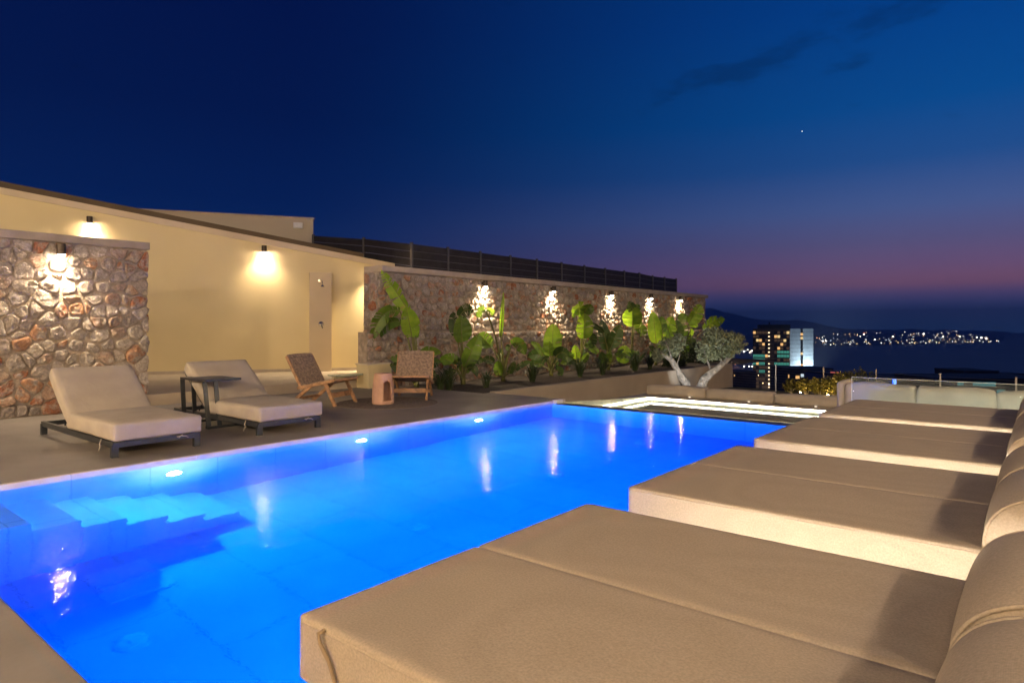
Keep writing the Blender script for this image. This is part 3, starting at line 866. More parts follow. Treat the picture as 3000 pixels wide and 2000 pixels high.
# --- shower panel
t = thing('shower_panel', W(1.40, 0, 0.17), 'narrow cream shower pillar with chrome head on the cream wall', 'shower')
t.rotation_euler.z = ANG
MB().box(-0.245, -0.16, 0.0, 0.245, 0.0, 2.25).build('pillar', mat('pillar_render', (0.60, 0.50, 0.34), 0.8, noise_scale=1.2, noise_amt=0.05, bump=0.1, bump_scale=60), t, bevel=0.004)
b = MB(); b.tube([(-0.02, -0.155, 2.06), (-0.02, -0.21, 2.06)], 0.03, 12); b.build('wall_flange', M_chrome, t, auto=0.6)
b = MB(); b.tube([(-0.02, -0.15, 2.06), (-0.01, -0.26, 2.07), (0.02, -0.33, 2.05), (0.03, -0.35, 2.0), (0.03, -0.35, 1.96)], 0.012, 10); b.build('shower_arm', M_chrome, t, smooth=True)
b = MB(); b.lathe([(0.012, 0.05), (0.025, 0.04), (0.045, 0.02), (0.05, 0.0), (0.0, -0.002)], 16, (0.03, -0.35, 1.91)); b.build('shower_head', M_chrome, t, smooth=True)
b = MB(); b.lathe([(0.0, 0.05), (0.05, 0.045), (0.062, 0.02), (0.065, 0.0)], 18); mx_ = b.build('mixer', M_chrome, t, smooth=True); mx_.location = (0.01, -0.158, 1.08); mx_.rotation_euler = (R(90), 0, 0)
b = MB(); b.tube([(0.01, -0.20, 1.08), (0.03, -0.24, 1.02), (0.04, -0.25, 0.98)], [0.016, 0.014, 0.012], 8); b.build('lever', M_darkmetal, t, smooth=True)

# --- cream block at the end of the platform
bA = thing('planter_block', (-10.1, 8.05, 0), 'low cream rendered block at the foot of the long stone wall', 'planter block')
MB().box(-0.30, -0.16, 0, 0.06, 0.42, 0.45).build('rendered_body', M_cream, bA, bevel=0.008)
MB().box(-0.32, -0.18, 0.45, 0.08, 0.44, 0.475).build('cap', mat('cap_cream', (0.66, 0.58, 0.44), 0.7, noise_scale=4, noise_amt=0.05), bA, bevel=0.004)
bB = thing('ledge_slab', (-10.2, 7.7, 0), 'thin pale green-grey slab ledge beside the cream block', 'ledge slab')
MB().box(-0.28, -0.42, 0.255, 0.02, 0.18, 0.285).build('slab', mat('slab_stone', (0.42, 0.45, 0.36), 0.3, noise_scale=5, noise_amt=0.08), bB, bevel=0.004)
MB().box(-0.22, -0.36, 0.17, -0.12, 0.12, 0.255).build('support', M_cream, bB)

# --- slatted fence above the stone wall
tf = thing('slat_fence', (0, 0, 0), 'dark horizontal board fence with grey posts above the stone wall', 'fence')
fpts = [at(918, 689, 17.2), at(1066, 698, 16.2)]
for a, bb in ((1206, 710), (1312, 727), (1407, 739), (1495, 752), (1573, 763), (1645, 773), (1712, 782), (1773, 789), (1829, 796), (1873, 803), (1912, 809), (1947, 816), (1981, 820)):
    q = onX(a, bb, -11.4); q.z = 3.13 if a < 1900 else 3.09; fpts.append(q)
for i, p in enumerate(fpts):
    MB().bar((p.x, p.y, 1.9), (p.x, p.y, p.z + 0.02), 0.055, 0.055).build('post', M_post, tf)
for i in range(len(fpts) - 1):
    a, c = fpts[i], fpts[i + 1]; dd = (c - a); dd.z = 0; dd.normalize(); nn = Vector((dd.y, -dd.x, 0)) * 0.012
    for k in range(6):
        za = a.z - 0.02 - k * 0.172; zc = c.z - 0.02 - k * 0.172
        hb = MB(); p0 = a + dd * 0.03; p1 = c - dd * 0.03
        hb.hexa([Vector((p0.x, p0.y, za - 0.155)) - nn, Vector((p1.x, p1.y, zc - 0.155)) - nn, Vector((p1.x, p1.y, zc - 0.155)) + nn, Vector((p0.x, p0.y, za - 0.155)) + nn,
                 Vector((p0.x, p0.y, za)) - nn, Vector((p1.x, p1.y, zc)) - nn, Vector((p1.x, p1.y, zc)) + nn, Vector((p0.x, p0.y, za)) + nn])
        hb.build('slat', M_fence, tf)
    # light rail behind the board joints
    for k in range(1, 5):
        za = a.z - 0.02 - k * 0.172 + 0.0085; zc = c.z - 0.02 - k * 0.172 + 0.0085
        MB().bar(Vector((a.x, a.y, za)) - nn * 1.2, Vector((c.x, c.y, zc)) - nn * 1.2, 0.03, 0.012).build('rail', M_post, tf)

# ------------------------------------------------------------------ wall lamps
WARM = (1.0, 0.78, 0.50)


def wall_lamp(loc, nrm, label, power=60, tilt=0.0, group=None, size=R(128)):
    t = thing('wall_lamp', loc, label, 'wall lamp', group)
    n = Vector(nrm).normalized(); p = n * 0.10
    b = MB(); b.lathe([(0.0, 0.15), (0.05, 0.15), (0.055, 0.145), (0.055, 0.0), (0.048, 0.0), (0.046, 0.02)], 20, (p.x, p.y, 0)); b.build('housing', M_bronze, t, auto=0.6)
    b = MB(); b.lathe([(0.046, 0.004), (0.036, -0.014), (0.0, -0.022)], 16, (p.x, p.y, 0)); b.build('lens', M_bulb, t, smooth=True)
    MB().bar(n * 0.0 + Vector((0, 0, 0.085)), n * 0.06 + Vector((0, 0, 0.085)), 0.05, 0.07).build('bracket', M_bronze, t)
    add_light('lamp_light', 'SPOT', (p.x, p.y, -0.028), power, WARM, t, 0.04, (0, 0, 0), size, 0.9)
    return t


LW = 'brown cylinder downlight '
wall_lamp((XW + 0.06, 2.92, 2.16), (1, 0, 0), LW + 'on the short stone wall behind the loungers', 170)
wall_lamp(W(-3.15, 0, topz(-3.15) - 0.40), WN, LW + 'on the cream wall above the short stone wall', 150)
wall_lamp(W(0.20, 0, topz(0.2) - 0.32), WN, LW + 'on the cream wall between short stone wall and shower', 150)
wall_lamp(W(2.72, 0, topz(2.72) - 0.32), WN, LW + 'on the cream wall hidden behind the banana leaf', 520)
for y, w_ in ((11.54, 'between the dark and the slender banana plants'), (14.33, 'above the short paddle-leaved banana plant'), (17.40, 'above the dark narrow-leaved banana plant'), (19.98, 'above the narrow upright banana leaf'), (22.27, 'nearest the free end of that wall')):
    wall_lamp((XW + 0.04, y, 2.13), (1, 0, 0), LW + 'on the long stone wall ' + w_, 330, group='downlights on the long stone wall')

# ------------------------------------------------------------------ villa behind and to the right (its lamps light the terrace)
t = thing('villa', (6.2, 3.0, 0), 'cream villa facade with wide eaves along the daybed side', 'house')
MB().box(0.0, -9, 0, 0.3, 11.0, 5.2).build('wall', M_cream, t)
MB().box(-1.3, -9.2, 4.6, 0.35, 11.2, 4.82).build('eaves', M_cream, t, bevel=0.01)
for y in (-5.5, -1.5, 2.5):
    MB().box(-0.02, y, 0.1, 0.02, y + 2.6, 2.5).build('window', M_windark, t)
MB().box(-16.5, -9.0, 0, 0.0, -8.7, 4.6).build('wall', M_cream, t)
MB().box(-17.5, -8.7, 3.6, -1.3, -6.2, 3.8).build('eaves', M_cream, t, bevel=0.01)
for i, (x, y, z, pw_) in enumerate(((5.2, -3.0, 4.6, 620), (5.2, 0.4, 4.6, 620), (5.2, 3.8, 4.6, 240), (5.2, 7.2, 4.6, 110), (5.2, 12.6, 4.6, 900), (-9.8, -3.4, 3.6, 760), (-7.6, -4.5, 3.6, 260), (-3.4, -4.5, 3.6, 900), (0.8, -4.5, 3.6, 430))):  # farthest daybed-side lamp and leftmost rear lamp added to brighten stone and cream walls
    l = thing('eaves_lamp', (x, y, z), 'round downlight under the villa eaves', 'ceiling lamp', 'lamps under the villa eaves')
    b = MB(); b.lathe([(0.0, -0.03), (0.07, -0.03), (0.09, -0.02), (0.095, 0.0)], 18); b.build('trim', M_whiteplastic, l, smooth=True)
    b = MB(); b.lathe([(0.06, -0.034), (0.0, -0.034)], 18); b.build('lens', M_bulb, l)
    add_light('lamp_light', 'POINT', (0, 0, -0.14), pw_, (1.0, 0.77, 0.55), l, 0.07)
# ================================================================== FURNITURE
# --- double daybeds along the pool


def bolster(name, parent, y0, y1, x0=1.43, L=0.60, h=0.235, zb=0.4):
    """head pillow: D-shaped section, slightly puffed ends"""
    n, m = 22, 10; b = MB()
    prof = []
    for k in range(n + 1):
        a = math.pi * k / n
        cx = -math.copysign(abs(math.cos(a)) ** 0.75, math.cos(a)); cz = abs(math.sin(a)) ** 0.8
        prof.append((x0 + L / 2 + L / 2 * cx, cz * h))
    for j in range(m + 1):
        s = j / m; e = abs(2 * s - 1)
        y = y0 + (y1 - y0) * (0.5 - 0.5 * math.cos(math.pi * s))
        e = abs(2 * (y - y0) / (y1 - y0) - 1)
        k_ = 1 - 0.10 * e ** 5
        for (x, z) in prof:
            xc = x0 + L / 2
            b.v.append((xc + (x - xc) * (1 - 0.03 * e ** 5), y, zb - 0.004 + z * k_ + 0.012 * (1 - e ** 2) * (z / h)))
    w = n + 1
    for j in range(m):
        for k in range(n): b.f.append((j * w + k, j * w + k + 1, (j + 1) * w + k + 1, (j + 1) * w + k)[::-1])
    b.f.append(tuple(range(w))); b.f.append(tuple(m * w + k for k in range(w))[::-1])
    o = b.build(name, M_fabric, parent, auto=1.0)
    for yy in (y0, y1):
        p = MB(); kk = 0.905
        pts = [((x - (x0 + L / 2)) * 0.97 + x0 + L / 2, yy, zb - 0.004 + z * kk) for x, z in prof]
        p.tube(pts, 0.006, 6, False); p.build('piping', M_fabric, o, smooth=True)
    return o


def piping_loop(parent, x0, y0, x1, y1, z, r=0.004):
    b = MB(); c = 0.022
    pts = [(x0 + c, y0, z), (x1 - c, y0, z), (x1, y0 + c, z), (x1, y1 - c, z), (x1 - c, y1, z), (x0 + c, y1, z), (x0, y1 - c, z), (x0, y0 + c, z), (x0 + c, y0, z)]
    b.tube(pts, r, 6, False)
    return b.build('piping', M_fabric, parent, smooth=True)


BW, BL = 1.48, 2.25


def make_bed():
    t = thing('daybed', (0, 0, 0), 'x', 'daybed', 'double daybeds along the pool')
    b = MB(); b.box(0.15, 0.16, 0, BL - 0.1, BW - 0.16, 0.20); b.build('plinth', M_darkmetal, t, bevel=0.006)
    b = MB(); b.box(0.04, 0.05, 0.20, BL - 0.02, BW - 0.05, 0.226); b.build('base_board', M_darkmetal, t, bevel=0.004)
    for i in range(2):
        y0 = i * BW / 2
        m = cushion('mattress', M_fabric, t, 0.0, y0 + 0.0015, 0.215, BL, y0 + BW / 2 - 0.0015, 0.40, 0.014, 0.003, 15, 0.0018, 3 + i)
        piping_loop(m, 0.0, y0 + 0.003, BL, y0 + BW / 2 - 0.003, 0.383)
        bolster('pillow', t, y0 + 0.035, y0 + BW / 2 - 0.04)
    for y in (0.158, BW - 0.158):
        s = MB(); dy = -0.006 if y < 1 else 0.006
        s.box(0.2, min(y, y + dy), 0.10, BL - 0.15, max(y, y + dy), 0.125); s.build('light_strip', M_ledwarm, t)
    return t


bed0 = make_bed()
bl = ['wide beige double daybed with a corner tie, next to the pool steps end', 'wide beige double daybed second from the corner-tied one',
      'wide beige double daybed second from the glass panel', 'wide beige double daybed beside the glass panel']
for i, y in enumerate((1.02, 2.87, 4.68, 6.42)):
    o = bed0 if i == 0 else copy_tree(bed0)
    o.location = (-1.61, y, 0); o["label"] = bl[i]
b = MB(); b.tube([(0.13, 0.0, 0.392), (0.118, -0.012, 0.385), (0.125, -0.012, 0.36), (0.16, -0.008, 0.32), (0.185, -0.006, 0.27), (0.20, -0.006, 0.215), (0.205, -0.006, 0.17)], 0.006, 6)
b.build('tie', mat('tie_cord', (0.22, 0.16, 0.10), 0.9, noise_scale=20, noise_amt=0.1), bed0, smooth=True)

# --- sun loungers (local x: head -> foot towards the pool)


def make_lounger():
    t = thing('sun_lounger', (0, 0, 0), 'x', 'sun lounger', 'sun loungers on the far side of the pool')
    L, Wd = 2.10, 0.78
    for y in (0.02, Wd - 0.02):
        MB().bar((0, y, 0.115), (L, y, 0.115), 0.04, 0.055).build('side_rail', M_darkmetal, t, bevel=0.003)
    for x in (0.02, 0.9, L - 0.02):
        MB().bar((x, 0.04, 0.115), (x, Wd - 0.04, 0.115), 0.04, 0.05).build('cross_rail', M_darkmetal, t, bevel=0.003)
    for x in (0.03, L - 0.03):
        for y in (0.02, Wd - 0.02):
            MB().bar((x, y, 0.0), (x, y, 0.12), 0.06, 0.042, (1, 0, 0)).build('leg', M_darkmetal, t, bevel=0.003)
    s = cushion('seat_cushion', M_fabric2, t, 0.86, -0.01, 0.145, L + 0.04, Wd + 0.01, 0.315, 0.03, 0.012, 11, 0.006, 4)
    bk = cushion('back_cushion', M_fabric2, t, 0.0, -0.01, 0.0, 0.78, Wd + 0.01, 0.15, 0.03, 0.010, 11, 0.006, 9)
    bk.location = (0.90, 0, 0.17); bk.rotation_euler = (0, R(180 + 37), 0)
    # rotated about y: its local +x now points up and back; flip so thickness faces the sitter
    bk.rotation_euler = (0, R(-180 + 37), 0)
    bk.scale = (1, 1, -1)
    f = MB()
    for y in (0.05, Wd - 0.05):
        f.bar((0.86, y, 0.13), (0.25, y, 0.59), 0.03, 0.018)
    f.bar((0.25, 0.05, 0.59), (0.25, Wd - 0.05, 0.59), 0.03, 0.018)
    f.build('back_frame', M_darkmetal, t)
    for y in (0.07, Wd - 0.07):
        MB().tube([(0.70, y, 0.255), (0.58, y, 0.20), (0.56, y, 0.14)], 0.008, 6).build('back_strut', M_darkmetal, t)
    for (x, y, q) in ((1.85, -0.014, 1), (L + 0.03, Wd - 0.18, 2)):
        b = MB()
        if q == 1:
            b.tube([(x, y, 0.15), (x - 0.015, y - 0.01, 0.10), (x + 0.01, y - 0.012, 0.085), (x - 0.01, y - 0.012, 0.06), (x - 0.03, y - 0.012, 0.03)], 0.006, 6)
        else:
            b.tube([(x, y, 0.145), (x + 0.015, y - 0.04, 0.12), (x + 0.012, y - 0.06, 0.13), (x + 0.012, y - 0.02, 0.135), (x + 0.014, y + 0.03, 0.125), (x + 0.012, y + 0.05, 0.11)], 0.005, 6)
        b.build('tie', M_fabric2, t, smooth=True)
    return t


l0 = make_lounger(); l1 = copy_tree(l0)
l0.location = (-8.64, 2.265, 0); l0["label"] = 'beige sun lounger with raised back in front of the short stone wall'
l1.location = (-8.74, 3.735, 0); l1["label"] = 'beige sun lounger with raised back under the C-shaped side table'

# --- C-shaped side table between the loungers
t = thing('side_table', (-8.25, 3.60, 0), 'dark grey metal C-shaped side table slid over a lounger', 'side table')
MB().box(0, 0.0, 0.545, 0.66, 0.44, 0.572).build('table_top', M_darkmetal, t, bevel=0.003)
for x in (0.02, 0.60):
    for y, dx in ((0.02, 0.0), (0.14, 0.02)):
        MB().bar((x + dx, y, 0.545), (x + dx + (0.08 if x > 0.3 else 0.03), y + 0.01, 0.025), 0.05, 0.018, (1, 0, 0)).build('upright', M_darkmetal, t, bevel=0.002)
    xe = x + (0.09 if x > 0.3 else 0.04)
    MB().box(xe - 0.025, 0.0, 0.0, xe + 0.03, 0.46, 0.028).build('foot_bar', M_darkmetal, t, bevel=0.002)
MB().box(0.06, 0.43, 0.002, 0.70, 0.46, 0.026).build('cross_bar', M_darkmetal, t, bevel=0.002)

# --- low woven armchairs


def woven(name, parent, a0, a1, half, rows, cols, thick=0.018):
    """woven panel between two profile points (u, z), spanning +-half in y: strands over and under"""
    du, dz = a1[0] - a0[0], a1[1] - a0[1]; ln = math.hypot(du, dz); nx, nz = -dz / ln, du / ln
    b = MB()
    for i in range(rows):
        s = (i + 0.5) / rows; pts = []
        for k in range(cols * 2 + 1):
            q = k / (cols * 2); y = -half + 2 * half * q
            off = 0.006 * math.cos(math.pi * k + math.pi * i) - 0.022 * math.sin(math.pi * q)
            pts.append((a0[0] + du * s + nx * off, y, a0[1] + dz * s + nz * off))
        b.tube(pts, ln / rows * 0.52, 5, False)
    for k in range(cols):
        q = (k + 0.5) / cols; y = -half + 2 * half * q; pts = []
        for i in range(0, rows * 2 + 1, 2):
            s = i / (rows * 2); off = -0.022 * math.sin(math.pi * q) + 0.005 * math.cos(math.pi * (i / 2 + k))
            pts.append((a0[0] + du * s + nx * off, y, a0[1] + dz * s + nz * off))
        b.tube(pts, half * 2 / cols * 0.34, 5, False)
    return b.build(name, M_rope, parent, smooth=True)


def make_armchair():
    t = thing('armchair', (0, 0, 0), 'x', 'armchair', 'woven armchairs on the terrace')
    hw = 0.30
    for y in (-hw, hw):
        MB().bar((-0.26, y, 0.255), (0.40, y, 0.385), 0.034, 0.045).build('seat_rail', M_wood, t, bevel=0.006)
        MB().bar((0.22, y * 0.93, 0.35), (0.40, y * 0.93, 0.0), 0.036, 0.05, (1, 0, 0)).build('leg', M_wood, t, bevel=0.006)
        MB().bar((-0.02, y * 0.93, 0.30), (-0.42, y * 0.93, 0.0), 0.036, 0.05, (1, 0, 0)).build('leg', M_wood, t, bevel=0.006)
        MB().bar((-0.17, y, 0.23), (-0.46, y, 0.74), 0.034, 0.045).build('back_rail', M_wood, t, bevel=0.006)
    MB().bar((0.30, -hw + 0.02, 0.155), (0.30, hw - 0.02, 0.155), 0.03, 0.075).build('stretcher', M_wood, t, bevel=0.005)
    MB().bar((-0.30, -hw + 0.02, 0.09), (-0.30, hw - 0.02, 0.09), 0.03, 0.045).build('stretcher', M_wood, t, bevel=0.005)
    MB().bar((0.41, -hw, 0.388), (0.41, hw, 0.388), 0.035, 0.035).build('seat_rail', M_wood, t, bevel=0.008)
    woven('seat_weave', t, (-0.24, 0.285), (0.41, 0.41), hw, 26, 26)
    woven('back_weave', t, (-0.19, 0.30), (-0.455, 0.76), hw, 22, 26)
    return t


c0 = make_armchair(); c1 = copy_tree(c0)
c0.location = (-8.66, 5.95, 0); c0.rotation_euler.z = R(20); c0["label"] = 'low woven rope armchair with teak legs beside the loungers'
c1.location = (-8.16, 7.33, 0); c1.rotation_euler.z = math.atan2(-0.76, 0.64); c1["label"] = 'low woven rope armchair with teak legs in front of the plants'

# --- terracotta stool with arched opening on a round rug
t = thing('round_rug', (-7.95, 6.62, 0), 'flat round dark brown jute rug under the terracotta stool', 'rug')
b = MB()
for k in range(14):
    r0 = 0.78 * k / 14; r1 = 0.78 * (k + 1) / 14
    b.lathe([(r0 + 0.002, 0.006), ((r0 + r1) / 2, 0.011), (r1, 0.006)], 40)
b.lathe([(0.78, 0.006), (0.785, 0.0)], 40); b.build('mat', M_rug, t, smooth=True)


def terracotta():
    t = thing('terracotta_stool', (-7.85, 6.45, 0.011), 'tapered terracotta clay stool with tall arched side opening', 'stool')
    n, m = 48, 26; H = 0.455; b = MB()
    rad = lambda z: 0.165 + 0.006 * math.sin(z / H * 3.1) - 0.035 * (z / H) ** 1.6
    a0 = math.atan2(-6.45, 7.85) + R(28)          # opening turned to the right of the viewer
    open_ = set()
    for i in range(m):
        z = H * (i + 0.5) / m
        for k in range(n):
            a = 2 * math.pi * (k + 0.5) / n; d = (a - a0 + math.pi) % (2 * math.pi) - math.pi
            hw = 0.52 if z < 0.27 else 0.52 * math.sqrt(max(0, 1 - ((z - 0.27) / 0.09) ** 2))
            if 0.05 < z and abs(d) < hw: open_.add((i, k))
    for s_, off in ((0, 0.0), (1, -0.022)):
        for i in range(m + 1):
            z = H * i / m
            for k in range(n):
                a = 2 * math.pi * k / n; r = rad(z) + off
                if z < 0.012: r -= (0.012 - z) * 0.8
                b.v.append((r * math.cos(a), r * math.sin(a), z))
    S = (m + 1) * n
    for i in range(m):
        for k in range(n):
            if (i, k) in open_: continue
            k2 = (k + 1) % n
            b.f.append((i * n + k, i * n + k2, (i + 1) * n + k2, (i + 1) * n + k))
            b.f.append((S + i * n + k, S + (i + 1) * n + k, S + (i + 1) * n + k2, S + i * n + k2))
            for (di, dk, e0, e1) in ((0, 1, (i, k2), (i + 1, k2)), (0, -1, (i + 1, k), (i, k)), (1, 0, (i + 1, k2), (i + 1, k)), (-1, 0, (i, k), (i, k2))):
                q = (i + di, (k + dk) % n)
                if q in open_:
                    A = e0[0] * n + e0[1]; B_ = e1[0] * n + e1[1]
                    b.f.append((A, A + S, B_ + S, B_))
    b.build('clay_body', M_terracotta, t, auto=0.7)
    b = MB(); rt = rad(H)
    b.lathe([(rt - 0.004, H - 0.012), (rt, H), (rt - 0.008, H + 0.012), (0.0, H + 0.014)], 48); b.build('seat', M_terracotta, t, smooth=True)
    b = MB(); b.lathe([(0.15, 0.004), (0.0, 0.004)], 40); b.build('base', M_terracotta, t)
    return t


terracotta()

# --- lounge cushions beyond the spa and the sofa behind the glass
for i, (x0, x1) in enumerate(((-6.30, -5.06), (-5.04, -3.79), (-3.77, -2.35))):
    o = cushion('bench_cushion', M_fabric2, None, x0, 12.02, -0.205, x1, 12.29, 0.0 - 0.012 * i, 0.05, 0.02, 9, 0.018, 20 + i)
    tag(o, ['long beige back cushion on the spa ledge below the olive tree', 'long beige back cushion on the spa ledge, middle of three', 'long beige back cushion on the spa ledge nearest the sofa'][i], 'cushion', 'bench cushions on the spa ledge')
t = thing('sofa', (-2.15, 9.45, -0.6), 'long beige outdoor sofa behind the glass panel', 'sofa')
MB().box(0.0, -0.1, 0.0, 5.2, 0.85, 0.30).build('base', M_darkmetal, t, bevel=0.01)
for k in range(5):
    cushion('seat_cushion', M_fabric2, t, 0.05 + k * 1.02, 0.22, 0.29, 1.05 + k * 1.02, 0.85, 0.46, 0.04, 0.015, 7, 0.01, 40 + k)
for k in range(5):
    x0 = 0.12 + k * 0.80
    c = cushion('back_cushion', M_fabric2, t, x0, -0.08, 0.44, x0 + 0.785, 0.18, 1.05 - 0.008 * k, 0.045, 0.02, 11, 0.03, 50 + k)
cushion('arm_cushion', M_fabric2, t, 0.02, -0.10, 0.0, 0.115, 0.5, 1.07, 0.04, 0.01, 9, 0.012, 60)

# --- glass balustrade
t = thing('glass_panel', (-1.72, 8.30, 0), 'clear frameless glass balustrade panel beyond the last daybed', 'glass panel')
MB().box(0, -0.006, 0.02, 3.0, 0.006, 0.61).build('pane', M_glass, t)
M_gedge = mat('glass_edge', (0.75, 0.88, 0.85), 0.2, noise_scale=8, noise_amt=0.03)
MB().box(-0.004, -0.007, 0.02, 0.0, 0.007, 0.614).build('polished_edge', M_gedge, t)
MB().box(0.0, -0.007, 0.61, 3.0, 0.007, 0.614).build('polished_edge', M_gedge, t)
MB().box(0, -0.03, 0.0, 3.0, 0.03, 0.03).build('shoe_channel', M_steel, t)

# --- wire fence at the end of the lawn
t = thing('wire_fence', (0, 0, 0), 'low steel post and wire fence along the lawn edge', 'wire fence')
wp = []
for px in (2144, 2273, 2413, 2567, 2755, 2977):
    d = ray(px); A = FB - FA
    den = d[0] * A.y - d[1] * A.x
    Z = (FA.x * A.y - FA.y * A.x) / den
    wp.append(Vector((d[0] * Z, d[1] * Z, 0)))
for p in wp:
    MB().bar((p.x, p.y, -0.80), (p.x, p.y, 0.085), 0.035, 0.035).build('post', M_steel, t, bevel=0.004)
for k in range(9):
    z = -0.62 + k * 0.078; b = MB()
    for i in range(len(wp) - 1):
        b.tube([(wp[i].x, wp[i].y, z), (wp[i + 1].x, wp[i + 1].y, z)], 0.0035, 4, False)
    b.build('wire', M_steel, t)
# ================================================================== PLANTS
CR = Vector((CS, SN, 0))                      # camera-right in plan
CF = Vector((-SN, CS, 0))                     # away from the camera


def bez(a, c, b, t): return a * (1 - t) ** 2 + c * (2 * t * (1 - t)) + b * t * t


def banana_leaf(parent, base, pe, ctrl, tip, w, rng, mtl, tear=0.3, face=0.0, thin=False):
    """stalk from base to pe, blade along pe-ctrl-tip; blade split between the side veins"""
    org = parent.location
    mid = base + (pe - base) * 0.5 + Vector((0, 0, (pe.z - base.z) * 0.12)) + (CR * ((pe - base).dot(CR)) * -0.18)
    b = MB(); n = 8
    b.tube([bez(base, mid, pe, i / n) - org for i in range(n + 1)], [0.026 - 0.014 * i / n for i in range(n + 1)], 6)
    b.build('stalk', M_stem, parent, smooth=True)
    N = 18; m = MB()
    pts = [bez(pe, ctrl, tip, i / N) for i in range(N + 1)]
    rib = MB(); rib.tube([p - org for p in pts], [0.010 * (1 - i / (N + 1)) + 0.002 for i in range(N + 1)], 5)
    fold = 0.22 + 0.25 * rng.random()
    yaw = face + rng.uniform(-0.35, 0.35)
    for side in (-1, 1):
        brk = [0]
        for i in range(1, N):
            if rng.random() < tear: brk.append(i)
        brk.append(N)
        for a, c in zip(brk[:-1], brk[1:]):
            drop = rng.uniform(0, 0.35) * (1 if tear > 0.2 else 0.4); rows = []
            for i in range(a, c + 1):
                t = i / N
                tg = (pts[min(i + 1, N)] - pts[max(i - 1, 0)]).normalized()
                sd = tg.cross((CF * math.cos(yaw) + CR * math.sin(yaw)))
                if sd.length < 0.2: sd = CR.copy()
                sd.normalize(); nn = sd.cross(tg).normalized()
                wid = w / 2 * (math.sin(math.pi * min(1, 0.06 + t * 0.94) ** 0.72) ** 0.62) * (1 - 0.25 * max(0, t - 0.85) / 0.15)
                tt = t
                if tear > 0.02 and len(brk) > 2:
                    if i == a and a > 0: tt = t + 0.22 / N
                    if i == c and c < N: tt = t - 0.22 / N
                base_p = bez(pe, ctrl, tip, max(0, min(1, tt)))
                fwd = tg * wid * 0.32
                wob = 0.02 * math.sin(i * 1.7 + side) * wid / 0.1
                r = []
                for q in (0, 0.5, 1.0):
                    p = base_p if q else pts[i]
                    d = sd * side * wid * q * math.cos(fold + drop * q) + fwd * q - nn * wid * q * (math.sin(fold) - wob) + Vector((0, 0, -1)) * wid * drop * q * q
                    r.append(p + d - org)
                rows.append(r)
            for k in range(len(rows) - 1):
                o = len(m.v); m.v += [tuple(p) for p in rows[k] + rows[k + 1]]
                m.f += [(o, o + 1, o + 4, o + 3), (o + 1, o + 2, o + 5, o + 4)]
    lf = m.build('leaf', mtl, parent, smooth=True)
    rib.build('midrib', M_stem, lf, smooth=True)


Z5 = lambda x, y: (1040 + x / 3.92, 760 + y / 3.92)
Z6 = lambda x, y: (1500 + x / 3.36, 760 + y / 3.36)
B_, G_, D_ = M_leafbright, M_leaf, M_leafdark
